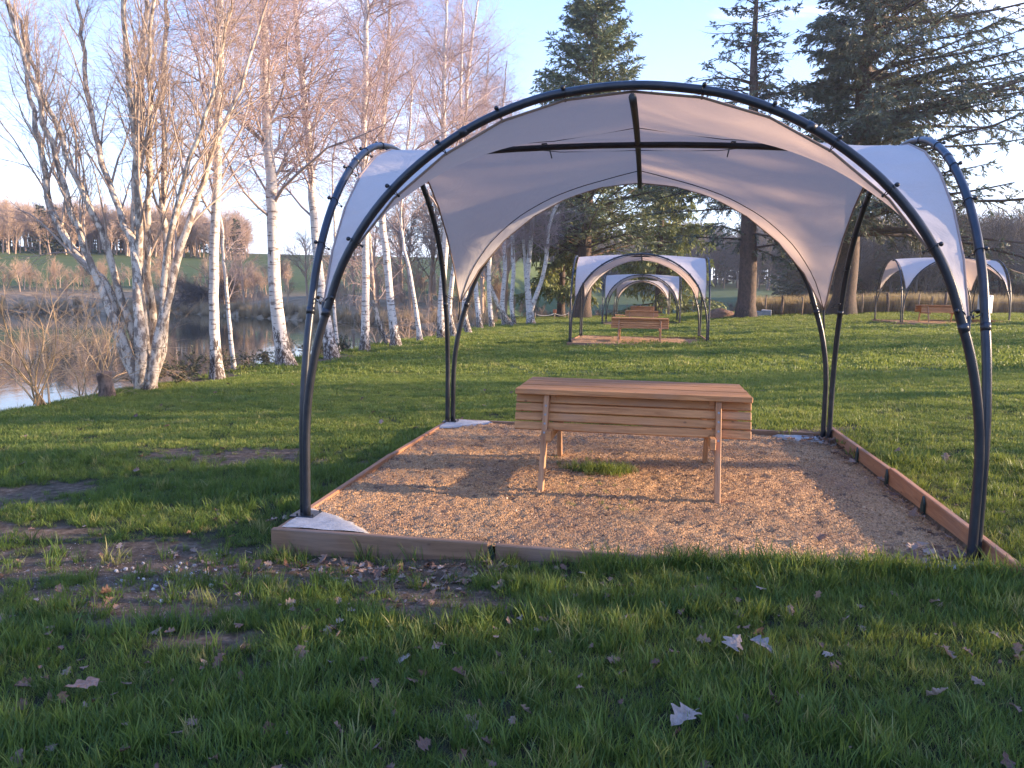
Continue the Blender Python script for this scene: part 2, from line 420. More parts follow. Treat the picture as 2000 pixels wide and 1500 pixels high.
m_cedbark = bark('dark_cedar_bark', (0.10, 0.062, 0.045), (0.045, 0.030, 0.024), (0.09, 0.06, 0.045), dash=False)
m_brown = bark('brown_bark', (0.22, 0.15, 0.11), (0.09, 0.06, 0.045), (0.22, 0.15, 0.11), dash=False)
m_twig, nt, b = mat('birch_twig'); setc(nt, b, ramp(nt, attr(nt, 'thin'), [(0.0, (0.36, 0.29, 0.25)), (1.0, (0.38, 0.275, 0.265))])); b.inputs['Roughness'].default_value = 0.7
m_gtwig, nt, b = mat('grey_brown_twig'); setc(nt, b, ramp(nt, attr(nt, 'thin'), [(0.0, (0.40, 0.31, 0.24)), (1.0, (0.34, 0.25, 0.20))])); b.inputs['Roughness'].default_value = 0.7
m_shoot, nt, b = mat('tan_shoot'); setc(nt, b, (0.42, 0.29, 0.16)); b.inputs['Roughness'].default_value = 0.7
m_ftwig, nt, b = mat('far_bare_twig'); setc(nt, b, ramp(nt, objrand(nt), [(0.0, (0.32, 0.22, 0.155)), (1.0, (0.44, 0.32, 0.23))])); b.inputs['Roughness'].default_value = 0.9
m_dtwig, nt, b = mat('dark_wood_twig'); setc(nt, b, ramp(nt, objrand(nt), [(0.0, (0.075, 0.065, 0.055)), (1.0, (0.14, 0.11, 0.085))])); b.inputs['Roughness'].default_value = 0.9
def needles(name, a, bb, tr=0.2):
    m, nt, b = mat(name)
    c = ramp(nt, noise(nt, 1.1, 4, 0.6), [(0.35, a), (0.65, bb)])
    c = mix(nt, attr(nt, 'thin'), c, tuple(1.5*x for x in bb))
    setc(nt, b, c); b.inputs['Roughness'].default_value = 0.65
    translucent(nt, b, c, tr); return m
m_cedar = needles('blue_green_needles', (0.045, 0.066, 0.042), (0.095, 0.115, 0.068))
m_fir = needles('fir_needles', (0.060, 0.088, 0.044), (0.125, 0.155, 0.068))
m_spruce = needles('yellow_green_needles', (0.10, 0.13, 0.035), (0.21, 0.23, 0.065))
m_junip = needles('dark_bank_needles', (0.035, 0.050, 0.025), (0.085, 0.085, 0.045))
m_leaf, nt, b = mat('dry_oak_leaf')
c = ramp(nt, objrand(nt), [(0.0, (0.12, 0.06, 0.04)), (0.45, (0.22, 0.13, 0.09)), (0.80, (0.28, 0.19, 0.145)), (1.0, (0.36, 0.27, 0.22))])
c = mix(nt, 0.35, c, ramp(nt, noise(nt, 40, 4), [(0.35, 0.18), (0.7, 0.6)]), 'OVERLAY')
setc(nt, b, c); b.inputs['Roughness'].default_value = 0.75; translucent(nt, b, c, 0.15)
m_tank, nt, b = mat('white_plastic_tank'); setc(nt, b, (0.72, 0.72, 0.74)); b.inputs['Roughness'].default_value = 0.45
m_wire, nt, b = mat('fence_wire'); setc(nt, b, (0.22, 0.21, 0.20)); b.inputs['Metallic'].default_value = 0.5; b.inputs['Roughness'].default_value = 0.5
m_rope, nt, b = mat('pale_rope'); setc(nt, b, (0.6, 0.58, 0.54)); b.inputs['Roughness'].default_value = 0.8
m_orange, nt, b = mat('orange_plastic'); setc(nt, b, (0.55, 0.16, 0.06)); b.inputs['Roughness'].default_value = 0.6
m_earth, nt, b = mat('heaped_earth'); setc(nt, b, ramp(nt, noise(nt, 4, 6, 0.7), [(0.3, (0.10, 0.055, 0.035)), (0.7, (0.26, 0.15, 0.095))])); b.inputs['Roughness'].default_value = 1.0
bump(nt, b, noise(nt, 9, 5, 0.7), 0.8, 0.05)
m_grit, nt, b = mat('soil_grit')
setc(nt, b, ramp(nt, objrand(nt), [(0.0, (0.09, 0.07, 0.06)), (0.8, (0.22, 0.18, 0.16)), (1.0, (0.40, 0.37, 0.35))])); b.inputs['Roughness'].default_value = 0.9
def flat_leaf(name, lo, hi):
    m, nt, b = mat(name); c = ramp(nt, noise(nt, 6, 5, 0.6), [(0.35, lo), (0.7, hi)]); setc(nt, b, c); b.inputs['Roughness'].default_value = 0.8; return m
m_leaf_pale = flat_leaf('pale_dry_leaf', (0.20, 0.145, 0.115), (0.31, 0.24, 0.20))
m_leaf_red = flat_leaf('reddish_dry_leaf', (0.20, 0.095, 0.055), (0.32, 0.17, 0.11))
m_leaf_grey = flat_leaf('greyish_dry_leaf', (0.14, 0.115, 0.10), (0.23, 0.195, 0.175))

# ------------------------------------------------------------------ terrain
LAKE = np.array([(-9.5, -25), (-9.45, 8), (-9.5, 14), (-9.4, 22), (-9.15, 30), (-9.3, 40), (-9.7, 50), (-12, 54), (-15, 56), (-21, 59), (-26, 60.5), (-35, 65),
                 (-44, 70), (-53, 64.5), (-60, 54), (-70, 30), (-76, 0), (-78, -25)], float)
def lake_sd(x, y):
    """signed distance to the lake edge, negative on the water side"""
    x = np.asarray(x, float); y = np.asarray(y, float); sh = x.shape; x = x.ravel(); y = y.ravel()
    best = np.full(x.shape, 1e9); inside = np.zeros(x.shape, bool); n = len(LAKE)
    for i in range(n):
        a = LAKE[i]; b = LAKE[(i+1) % n]; d = b-a
        t = np.clip(((x-a[0])*d[0]+(y-a[1])*d[1])/(d@d), 0, 1)
        best = np.minimum(best, np.hypot(x-a[0]-t*d[0], y-a[1]-t*d[1]))
        c = (a[1] > y) != (b[1] > y)
        with np.errstate(divide='ignore', invalid='ignore'):
            xi = a[0]+(y-a[1])*d[0]/(d[1] if d[1] else 1e-9)
        inside ^= c & (x < xi)
    return np.where(inside, -best, best).reshape(sh)
PADC = (-0.125, 7.05); PHX, PHY = 2.215, 2.33          # near gravel bed: centre and half sizes
BEDS = [(-0.14, 7.14, 0.0), (-0.28, 27.6, -0.02), (-0.38, 47.6, -0.20), (-0.48, 66.7, -0.24), (12.8, 38.97, 0.535)]
WATER_Z = -1.1
def lawn(x, y):
    z = -0.03+0.045*np.clip(x, 0, 17)+0.04*np.clip(x, -9.3, 0)
    z = z-0.0055*np.clip(y-25, 0, 45)*(1-sstep(x, 0, 7))
    z = z-0.04*np.exp(-((x+2.2)**2+(y-4.5)**2)/0.8)-0.035*np.exp(-((x+0.9)/0.9)**4-((y-4.5)/.5)**2)
    return z
def ground_z(x, y):
    x = np.asarray(x, float); y = np.asarray(y, float)
    nearw = 1-sstep(np.hypot(x, y-6), 25, 60)
    z = lawn(x, y)+0.10*(fbm(x, y, 0.22, 3)-0.5)*nearw
    z = z+0.045*(fbm(x+40, y, 1.3, 3)-0.5)*(1-sstep(np.hypot(x, y-5), 8, 16))*(1-np.exp(-((x-PADC[0])**2+(y-PADC[1])**2)/9.0))
    # crest and valley behind the lawn, field rising beyond
    edge = 70-12*sstep(x, 4, 9)
    v = -2.2*sstep(y, edge-1, edge+20)+0.047*np.clip(y-(edge+25), 0, 130)+0.02*np.clip(y-230, 0, 300)
    v = v+sstep(y, edge, edge+20)*3.0*(fbm(x, y, 0.012, 2)-0.5)
    z = z+v
    s = lake_sd(x, y)
    far = -1.1+0.75*sstep(s, 0, 2.0)+0.9*sstep(s, 3, 7)+0.098*np.clip(s-7, 0, 72)+0.01*np.clip(s-79, 0, 400)+0.4*(fbm(x, y, 0.05, 2)-0.5)
    wf = sstep(-x, 10, 22)
    z = z*(1-wf)+far*wf
    drop = sstep(-s, -0.15, 1.5)
    z = z*(1-drop)+(-1.75)*drop
    # beds are dug in level
    for (cx, cy, cz) in BEDS:
        dx = np.abs(x-cx-0.015)-PHX; dy = np.abs(y-(cy-0.09))-PHY
        w = 1-sstep(np.maximum(dx, dy), -0.12, -0.03)
        z = z*(1-w)+(cz-0.16)*w
    return z
PATCH = [(-4.4, 7.65, 1.15, 0.50), (-3.0, 4.35, 1.35, 0.42), (-2.0, 4.42, 1.2, 0.26), (-1.55, 4.50, 1.0, 0.24), (-1.05, 4.08, 0.5, 0.30), (-2.7, 3.80, 0.9, 0.30), (-5.6, 5.9, 1.0, 0.45), (-4.6, 4.9, 0.7, 0.26),
         (-1.95, 3.35, 0.32, 0.13), (-3.6, 3.6, 0.55, 0.14), (-9.0, 15.4, 0.55, 1.3), (-8.4, 21, 0.8, 1.8), (-8.2, 26, .7, 1.5), (-0.2, 9.62, 2.3, 0.12), (2.0, 9.5, .35, .25)]
def soil_mask(x, y):
    x = np.asarray(x, float); y = np.asarray(y, float); m = np.zeros(x.shape)
    n = 0.6*fbm(x+9, y-3, 2.6, 4)+0.4*fbm(x-4, y+8, 9.0, 3)
    for (cx, cy, rx, ry) in PATCH:
        d = np.sqrt(((x-cx)/rx)**2+((y-cy)/ry)**2)
        m = np.maximum(m, sstep(1.25-d+(n-0.5)*3.0, 0.12, 0.62))
    return m
def axis_pts(lo, hi, c0, c1, step, grow):
    L = list(np.arange(c0, c1+step/2, step)); a = step
    p = c1
    while p < hi: a *= grow; p += a; L.append(p)
    a = step; p = c0
    while p > lo: a *= grow; p -= a; L.insert(0, p)
    return np.array(L)
gx = axis_pts(-600, 600, -5.5, 3.5, 0.065, 1.034); gy = axis_pts(-60, 900, 1.6, 10.5, 0.07, 1.032)
# tighter rows where the bank falls to the water
gx = np.sort(np.concatenate([gx, np.linspace(-11.2, -9.0, 12)])); gx = gx[np.concatenate([[True], np.diff(gx) > 0.02])]
GX, GY = np.meshgrid(gx, gy, indexing='ij')
GZ = ground_z(GX, GY)
S_ = lake_sd(GX, GY)
soil = soil_mask(GX, GY)
soil = np.maximum(soil, sstep(-S_, -0.25, 0.1)*(GX > -20)*0.9)
for (cx, cy, cz) in BEDS:
    soil = np.maximum(soil, (np.abs(GX-cx) < PHX+0.06)*(np.abs(GY-cy) < PHY+0.06)*1.0)
dry = np.where(GX < -12, (1-sstep(S_, 5, 16))*0.95, 0.0)
dry = np.maximum(dry, sstep(GX, 6.5, 7.5)*sstep(GY, 52.5, 54.5)*(1-sstep(GY, 60, 66))*0.9)
dry = np.maximum(dry, sstep(GY, 72, 76)*(1-sstep(GY, 95, 110))*np.clip((fbm(GX, GY, 0.06, 3)-0.42)*5, 0, 0.8)*(GX > -12))
nx, ny = GX.shape
idx = (np.arange(nx-1)[:, None]*ny+np.arange(ny-1)[None, :]).ravel()
Q = np.stack([idx, idx+ny, idx+ny+1, idx+1], 1)
me = np_mesh('ground', np.stack([GX, GY, GZ], -1).reshape(-1, 3), [Q], [m_ground], True, {'soil': soil, 'dry': dry, 'thatch_shade': (1-sstep(GY, 11, 17))*(GX > -9.6)})
tag(link('ground', me), kind='structure')
# pond
cxy = LAKE.mean(0)
me = bpy.data.meshes.new('pond')
Vw = [(p[0]+(p[0]-cxy[0])*0.02, p[1]+(p[1]-cxy[1])*0.02, WATER_Z) for p in LAKE]
me.from_pydata(Vw, [], [tuple(range(len(Vw)))]); me.materials.append(m_water)
tag(link('water', me), kind='structure')

# ------------------------------------------------------------------ scattering (geometry nodes, real instances)
def scatter(name, P, rot, scl, protos, vid, **tags):
    """P (n,3), rot (n,3) euler, scl (n,), vid (n,) which prototype object each point gets"""
    me = np_mesh(name, P, [], ())
    for k, a, t in (('rt', rot, 'FLOAT_VECTOR'), ('sc', scl, 'FLOAT'), ('vid', vid, 'INT')):
        at = me.attributes.new(k, t, 'POINT')
        at.data.foreach_set('vector' if t == 'FLOAT_VECTOR' else 'value', np.asarray(a, dtype=np.int32 if t == 'INT' else np.float32).ravel())
    o = link(name, me)
    ng = bpy.data.node_groups.new(name+'_scatter', 'GeometryNodeTree')
    ng.interface.new_socket('Geometry', in_out='INPUT', socket_type='NodeSocketGeometry')
    ng.interface.new_socket('Geometry', in_out='OUTPUT', socket_type='NodeSocketGeometry')
    n = ng.nodes; l = ng.links
    gi = n.new('NodeGroupInput'); go = n.new('NodeGroupOutput'); jn = n.new('GeometryNodeJoinGeometry')
    m2p = n.new('GeometryNodeMeshToPoints'); l.new(gi.outputs[0], m2p.inputs[0])
    def na(k, t):
        q = n.new('GeometryNodeInputNamedAttribute'); q.data_type = t; q.inputs['Name'].default_value = k; return q.outputs['Attribute']
    r = na('rt', 'FLOAT_VECTOR'); s = na('sc', 'FLOAT'); v = na('vid', 'INT')
    e2r = n.new('FunctionNodeEulerToRotation'); l.new(r, e2r.inputs[0])
    for i, p in enumerate(protos):
        oi = n.new('GeometryNodeObjectInfo'); oi.inputs['Object'].default_value = p; oi.transform_space = 'ORIGINAL'
        oi.inputs['As Instance'].default_value = True
        cp = n.new('FunctionNodeCompare'); cp.data_type = 'INT'; cp.operation = 'EQUAL'
        l.new(v, cp.inputs[2]); cp.inputs[3].default_value = i
        ip = n.new('GeometryNodeInstanceOnPoints')
        l.new(m2p.outputs[0], ip.inputs['Points']); l.new(cp.outputs[0], ip.inputs['Selection'])
        l.new(oi.outputs['Geometry'], ip.inputs['Instance']); l.new(e2r.outputs[0], ip.inputs['Rotation']); l.new(s, ip.inputs['Scale'])
        l.new(ip.outputs[0], jn.inputs[0])
    l.new(jn.outputs[0], go.inputs[0])
    md = o.modifiers.new('scatter', 'NODES'); md.node_group = ng
    return tag(o, **tags)
def proto(name, me):
    return bpy.data.objects.new(name, me)           # never linked: only instanced

def clump(name, n, rad, h0, h1, w, m, seg=3, lean=0.5, seed=1):
    g = np.random.default_rng(seed)
    r = rad*np.sqrt(g.random(n)); a = g.random(n)*6.283
    bx, by = r*np.cos(a), r*np.sin(a)
    H = g.uniform(h0, h1, n)*(0.75+0.5*g.random(n)); la = g.random(n)*6.283; ln = lean*g.random(n)**0.8
    wv = w*g.uniform(0.7, 1.3, n); fa = g.random(n)*6.283
    V = []; h = []
    for k in range(seg):
        t = k/seg
        cx = bx+np.cos(la)*ln*H*t**1.7; cy = by+np.sin(la)*ln*H*t**1.7; cz = H*(t-0.28*ln*t*t)-0.01
        ww = wv*(1-0.55*t)
        V.append(np.stack([cx-np.cos(fa)*ww, cy-np.sin(fa)*ww, cz], 1)); V.append(np.stack([cx+np.cos(fa)*ww, cy+np.sin(fa)*ww, cz], 1)); h += [np.full(n, t)]*2
    V.append(np.stack([bx+np.cos(la)*ln*H, by+np.sin(la)*ln*H, H*(1-0.28*ln)-0.01], 1)); h.append(np.ones(n))
    V = np.stack(V, 1); per = 2*seg+1; base = np.arange(n)[:, None]*per
    Qs = [np.stack([base[:, 0]+2*k, base[:, 0]+2*k+1, base[:, 0]+2*k+3, base[:, 0]+2*k+2], 1) for k in range(seg-1)]
    Tt = np.stack([base[:, 0]+2*(seg-1), base[:, 0]+2*(seg-1)+1, base[:, 0]+2*seg], 1)
    return proto(name, np_mesh(name, V.reshape(-1, 3), [np.concatenate(Qs), Tt], [m], False, {'h': np.stack(h, 1)}))

camXY = np.array([0.0, 0.0]); fdir = np.array([-0.1634, 0.9866])
def in_view(x, y, margin=0.22, back=0.6):
    fx = x*fdir[0]+y*fdir[1]; rx = x*fdir[1]-y*fdir[0]
    return (fx > back) & (np.abs(rx) < fx*(0.633+margin)+0.5)
def off_beds(x, y, pad=0.03):
    ok = np.ones(x.shape, bool)
    for (cx, cy, cz) in BEDS:
        ok &= ~((np.abs(x-cx-0.015) < PHX+pad) & (np.abs(y-(cy-0.09)) < PHY+pad))
    return ok
def sow(x0, x1, y0, y1, dens, keep=None):
    n = int((x1-x0)*(y1-y0)*dens); x = rng.uniform(x0, x1, n); y = rng.uniform(y0, y1, n)
    k = in_view(x, y) & off_beds(x, y) & (lake_sd(x, y) > -0.25)
    if keep is not None: k &= keep(x, y)
    return x[k], y[k]
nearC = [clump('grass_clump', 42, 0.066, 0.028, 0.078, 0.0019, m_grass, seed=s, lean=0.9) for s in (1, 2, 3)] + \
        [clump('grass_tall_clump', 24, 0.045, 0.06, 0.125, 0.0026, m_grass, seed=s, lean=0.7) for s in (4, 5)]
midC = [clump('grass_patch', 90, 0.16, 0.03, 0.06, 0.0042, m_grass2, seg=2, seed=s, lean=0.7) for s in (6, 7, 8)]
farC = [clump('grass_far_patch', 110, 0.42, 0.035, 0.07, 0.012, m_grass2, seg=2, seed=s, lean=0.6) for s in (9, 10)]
def keepf(x, y):
    m = soil_mask(x, y); return rng.random(x.shape) > m**0.7*0.94
def lawn_scatter(name, xs, ys, protos, probs, smin, smax, hb=0.35):
    z = ground_z(xs, ys); n = len(xs)
    big = fbm(xs, ys, 1.1, 3)
    fine = fbm(xs+31, ys, 3.4, 3)
    sc = rng.uniform(smin, smax, n)*(0.70+hb*2*(big-0.28)+hb*1.6*(fine-0.4))
    sc *= np.where(soil_mask(xs, ys) > 0.25, 0.7, 1.0)
    rot = np.stack([rng.normal(0, 0.12, n), rng.normal(0, 0.12, n), rng.random(n)*6.283], 1)
    vid = rng.choice(len(protos), n, p=probs)
    # tall tufts gather where the sward is rank
    tall = (0.5*big+0.5*fine > 0.52) & (rng.random(n) < 0.5)
    if len(protos) == 5: vid = np.where(tall, rng.integers(3, 5, n), vid)
    return scatter(name, np.stack([xs, ys, z], 1), rot, sc, protos, vid, kind='stuff', label='short green lawn grass with ranker tufts, spreading round the shelters to the pond bank', cat='grass')
parts = [sow(-6.5, 4.8, 1.1, 4.6, 560, keepf), sow(-7.0, 6.5, 4.6, 8.0, 330, keepf)]
xs = np.concatenate([p[0] for p in parts]); ys = np.concatenate([p[1] for p in parts])
o = lawn_scatter('grass', xs, ys, nearC, [0.3, 0.3, 0.3, 0.05, 0.05], 0.75, 1.25)
o['label'] = 'rank green foreground grass in front of and beside the nearest gravel bed'
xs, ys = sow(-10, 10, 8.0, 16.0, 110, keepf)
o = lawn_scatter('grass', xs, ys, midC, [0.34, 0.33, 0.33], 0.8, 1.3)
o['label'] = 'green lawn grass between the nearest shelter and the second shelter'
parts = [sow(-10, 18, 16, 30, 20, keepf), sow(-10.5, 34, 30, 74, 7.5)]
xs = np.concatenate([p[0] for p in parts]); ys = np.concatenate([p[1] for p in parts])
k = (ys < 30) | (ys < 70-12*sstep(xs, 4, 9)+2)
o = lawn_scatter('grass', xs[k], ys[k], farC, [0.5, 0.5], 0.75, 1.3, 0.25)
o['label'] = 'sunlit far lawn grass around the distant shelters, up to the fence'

# ------------------------------------------------------------------ shade shelter
HA = 2.09; HT = 2.785; TR_ = 0.0275
PROF = [(1, 0.0), (1.0, 0.30), (0.998, 0.62), (0.986, 0.89), (0.960, 1.17), (0.922, 1.43), (0.868, 1.73), (0.768, 2.05), (0.636, 2.325), (0.466, 2.56), (0.288, 2.708), (0.14, 2.765), (0, 2.785)]
half = np.array([(u*HA, 0, z) for u, z in PROF])
full = np.vstack([half, (half[:-1]*np.array([-1, 1, 1]))[::-1]])
ARC = smooth_poly(full, 97)                       # +x foot to -x foot, in the plane y = 0
alen = np.concatenate([[0], np.cumsum(np.linalg.norm(np.diff(ARC, axis=0), axis=1))])
# cloth edge: from tip (z 1.46) up over the apex, pulled in from the tube
def arc_at(s): return np.array([np.interp(s, alen, ARC[:, k]) for k in range(3)])
i_tip = int(np.argmin(np.abs(ARC[:48, 2]-1.44))); s_tip = alen[i_tip]; s_top = alen[-1]/2
NQ = 24; TIES = 6
def cloth_edge(s):
    """point of the cloth edge below the tube at arc length s, and the tube point"""
    p = arc_at(s); q = arc_at(s+0.02); t = nrm(q-p); inn = np.array([t[2], 0, -t[0]])
    if np.dot(inn, np.array([0, 0, 1.2])-p) < 0: inn = -inn
    k = (s-s_tip)/(s_top-s_tip)
    return p+inn*(0.066-0.040*k), p
tie_s = np.linspace(s_tip, s_top, TIES+1)
E_pts = []
for k in range(TIES):
    a, _ = cloth_edge(tie_s[k]); b_, _ = cloth_edge(tie_s[k+1])
    for j in range(NQ//TIES):
        t = j/(NQ//TIES); w = 4*t*(1-t)
        E_pts.append(a*(1-t)+b_*t)
E_pts.append(cloth_edge(s_top)[0]); E_pts = np.array(E_pts)[::-1]        # apex -> tip, x>=0, NQ+1 points
HC = E_pts[0, 2]
tipx = E_pts[-1, 0]
G = np.zeros((NQ+1, NQ+1, 3))
back_y = HA-0.04
# quadrant x>=0,y>=0 : row j=NQ is the back arch edge, column i=NQ the right arch edge
eb = np.stack([E_pts[:, 0], np.full(NQ+1, back_y), E_pts[:, 2]], 1); er = np.stack([np.full(NQ+1, back_y), E_pts[:, 0], E_pts[:, 2]], 1)
tip = np.array([2.0, 2.0, E_pts[-1, 2]-0.04])
wt = (np.arange(NQ+1)/NQ)[:, None]**3
eb = eb*(1-wt)+(tip+eb-eb[-1])*wt; er = er*(1-wt)+(tip+er-er[-1])*wt
lin = np.linspace(0, back_y, NQ+1)
rg = HC+0.10*(1-(lin/back_y)**2)
G[:, 0] = np.stack([lin, 0*lin, rg], 1); G[0, :] = np.stack([0*lin, lin, rg], 1); G[:, NQ] = eb; G[NQ, :] = er
for i in range(1, NQ):
    for j in range(1, NQ):
        u = i/NQ; v = j/NQ
        G[i, j] = (1-u)*G[0, j]+u*G[NQ, j]+(1-v)*G[i, 0]+v*G[i, NQ]-((1-u)*(1-v)*G[0, 0]+u*(1-v)*G[NQ, 0]+(1-u)*v*G[0, NQ]+u*v*G[NQ, NQ])
for it in range(1500):
    G[1:-1, 1:-1] = 0.25*(G[2:, 1:-1]+G[:-2, 1:-1]+G[1:-1, 2:]+G[1:-1, :-2])

# slight creases drawn in from every tie
_t = np.arange(NQ+1)
dz = np.zeros((NQ+1, NQ+1)); cre = 0.5-0.5*np.cos(2*math.pi*_t/(NQ//TIES))
dz[:, :] = 0.016*cre[:, None]*np.exp(-(NQ-_t)/3.0)[None, :]+0.016*cre[None, :]*np.exp(-(NQ-_t)/3.0)[:, None]
dz[:, -1] = 0; dz[-1, :] = 0; dz[0, :] = 0; dz[:, 0] = 0
G[..., 2] += dz
sh = empty('shade_shelter', (-0.14, 7.14, 0.0))
cV = []; cQ = []
for sx in (1, -1):
    for sy in (1, -1):
        g = G.copy(); g[..., 0] *= sx; g[..., 1] *= sy
        base = len(cV)*(NQ+1)**2; ii = (np.arange(NQ)[:, None]*(NQ+1)+np.arange(NQ)[None]).ravel()+base
        q = np.stack([ii, ii+NQ+1, ii+NQ+2, ii+1], 1)
        if sx*sy < 0: q = q[:, ::-1]
        cV.append(g.reshape(-1, 3)); cQ.append(q)
canopy = link('canopy', np_mesh('canopy', np.concatenate(cV), cQ, [m_cloth], True), sh)
# hem round the cloth edge and the seams, four hems
def tube_part(name, P, r, m, parent, sides=6, smooth=True):
    mb = MB(); mb.tube(P, r, sides); return mb.build(name, [m], parent, smooth)
for (flip, sg) in ((0, 1), (0, -1), (1, 1), (1, -1)):
    P = np.vstack([eb[::-1], eb[1:]*np.array([-1, 1, 1])]); P = P.copy(); P[:, 1] *= sg
    if flip: P = P[:, [1, 0, 2]]
    tube_part('hem', P, 0.0085, m_hem, canopy)
# seams run alongside each arch about a fifth of the way in
js = 17
for sg in (1,):
    r0 = G[:, js].copy(); ang = np.arange(NQ+1)/NQ
    for i in range(NQ+1):                         # the seam meets the tip, so it drifts outwards as it comes down
        f = js+(NQ-js)*max(0, (ang[i]-0.30)/0.70)**1.5; j0 = min(int(f), NQ-1); r0[i] = G[i, j0]*(1-(f-j0))+G[i, j0+1]*(f-j0)
    P = np.vstack([r0[::-1], r0[1:]*np.array([-1, 1, 1])]); P = P-np.array([0, 0, 0.006]); P[:, 1] *= sg
    tube_part('seam', P, 0.0042, m_seam, canopy, 4)
# diamond reinforcement where the ridges cross
for (sx, sy) in ((1, 1), (1, -1), (-1, 1), (-1, -1)):
    a = G[15, 0]*np.array([sx, sy, 1]); c_ = G[0, 6]*np.array([sx, sy, 1]); m1 = G[8, 3]*np.array([sx, sy, 1])
    tube_part('seam', np.array([a, m1, c_])-np.array([0, 0, .007]), 0.003, m_seam, canopy, 4)
# arch tubes: front, back, right, left
def arch(flip, off):
    P = ARC.copy(); P[:, 1] = off
    P[:, 0] *= 1+0.0
    if flip: P = P[:, [1, 0, 2]]; 
    return P
for flip, off in ((0, -HA), (0, HA), (1, HA+0.050), (1, -HA-0.050)):
    P = arch(flip, off)
    if flip: P[:, 1] *= (HA-0.068)/HA            # side arches stand just inside the front and back feet
    ob = tube_part('arch_tube', P, TR_, m_steel, sh, 14)
    for i in (17, 35, 61, 79):                     # joint collars where tube lengths meet
        mb = MB(); mb.tube(np.array([P[i]-0.025*nrm(P[i+1]-P[i-1]), P[i]+0.025*nrm(P[i+1]-P[i-1])]), TR_+0.0025, 14)
        mb.build('joint_collar', [m_steel], ob, True)
# ridge tubes under the cloth
zz = HC-0.040
n_ = 13; t_ = np.linspace(-1, 1, n_)
tube_part('ridge_tube', np.stack([0*t_, t_*(HA-0.01), zz+0.10*(1-t_**2)], 1), 0.024, m_strap, sh, 10)
tube_part('ridge_tube', np.stack([t_*(HA-0.01), 0*t_, zz-0.014+0.10*(1-t_**2)], 1), 0.026, m_steel, sh, 10)
# short vertical battens stitched across the ridge
for sx in (1, -1):
    tube_part('strap', np.array([G[9, 4]*[sx, -1, 1], G[9, 1]*[sx, -1, 1], G[9, 1]*[sx, 1, 1], G[9, 4]*[sx, 1, 1]])-np.array([0, 0, .02]), 0.006, m_strap, sh, 5)
# corner webbing: cloth tip strapped down to the feet
for sx in (1, -1):
    for sy in (1, -1):
        tp = tip*np.array([sx, sy, 1])
        mb = MB(); mb.tube(np.array([tp+[0, 0, .05], tp+[0, 0, -.08], tp+[sx*.02, sy*.02, -.2]]), np.array([.012, .012, .008]), 6)
        mb.build('corner_strap', [m_strap], sh, True)
        mb = MB(); mb.box((sx*(HA+.02), sy*(HA-0.034), 0.012), (0.17, 0.17, 0.010))
        for dx in (-.055, .055):
            for dy in (-.065, .065): mb.tube([(sx*HA+dx, sy*(HA-.034)+dy, .015), (sx*HA+dx, sy*(HA-.034)+dy, .034)], 0.008, 6)
        mb.build('base_plate', [m_steel], sh)
# bungee ties
mb = MB()
th = np.linspace(0, 2*math.pi, 11)
mb.tube(np.stack([np.cos(th)*(TR_+.003), np.sin(th)*(TR_+.003), 0.02*np.sin(th/2)-.01], 1), 0.0035, 4, cap=False)
mb.tube([(TR_, 0.006, -0.008), (0.064, 0.002, 0)], 0.003, 4); mb.tube([(TR_, -0.006, 0.008), (0.064, -0.002, 0)], 0.003, 4)
mb.ball((-TR_-0.016, 0, 0), 0.0145, 5, 7); mb.ball((0.064, 0, 0), 0.009, 4, 6)
tie_me = mb.mesh('bungee_tie', [m_black], True)
tie_pts = []
for flip, off in ((0, -HA), (0, HA), (1, HA+.05), (1, -HA-.05)):
    for k in range(1, 2*TIES):
        if k == TIES: continue
        s = s_tip+(s_top-s_tip)*k/TIES if k < TIES else s_top+(s_top-s_tip)*(k-TIES)/TIES
        ss = s if k < TIES else 2*s_top-s
        e, p = cloth_edge(ss); sgn = 1 if k < TIES else -1
        e = e*np.array([sgn, 1, 1]); p = p*np.array([sgn, 1, 1])
        e[1] = -np.sign(off)*0.05
        tg = nrm(arc_at(ss+.02)-arc_at(ss-.02))*np.array([sgn, 1, 1])
        P0 = np.array([p[0], off, p[2]]); D = nrm(e-p); T_ = nrm(tg-D*(tg@D)); Y_ = np.cross(T_, D)
        R3 = np.stack([D, Y_, T_], 1)
        if flip:
            Sw = np.array([[0, 1, 0], [1, 0, 0], [0, 0, 1.0]]); P0 = Sw@P0; D2 = Sw@D; T2 = Sw@T_; R3 = np.stack([D2, np.cross(T2, D2), T2], 1)
            P0[1] *= (HA-.068)/HA
        o = link('bungee_tie', tie_me, sh); o.matrix_local = Matrix([[*R3[0], P0[0]], [*R3[1], P0[1]], [*R3[2], P0[2]], [0, 0, 0, 1]])
        tie_pts.append(o)
for sx in (1, -1):
    for sy in (1, -1):
        for dirv, base in (((-1, 0), 0), ((0, -1), 1)):
            e, p = cloth_edge(s_tip)
            o = link('bungee_tie', tie_me, sh)
            P0 = np.array([sx*p[0], sy*HA, p[2]]) if base == 0 else np.array([sx*HA, sy*p[0]*(HA-.068)/HA, p[2]])
            D = nrm(tip*[sx, sy, 1]-P0); T_ = nrm(np.array([0, 0, 1.])-D*D[2]); Y_ = np.cross(T_, D); R3 = np.stack([D, Y_, T_], 1)
            o.matrix_local = Matrix([[*R3[0], P0[0]], [*R3[1], P0[1]], [*R3[2], P0[2]], [0, 0, 0, 1]])
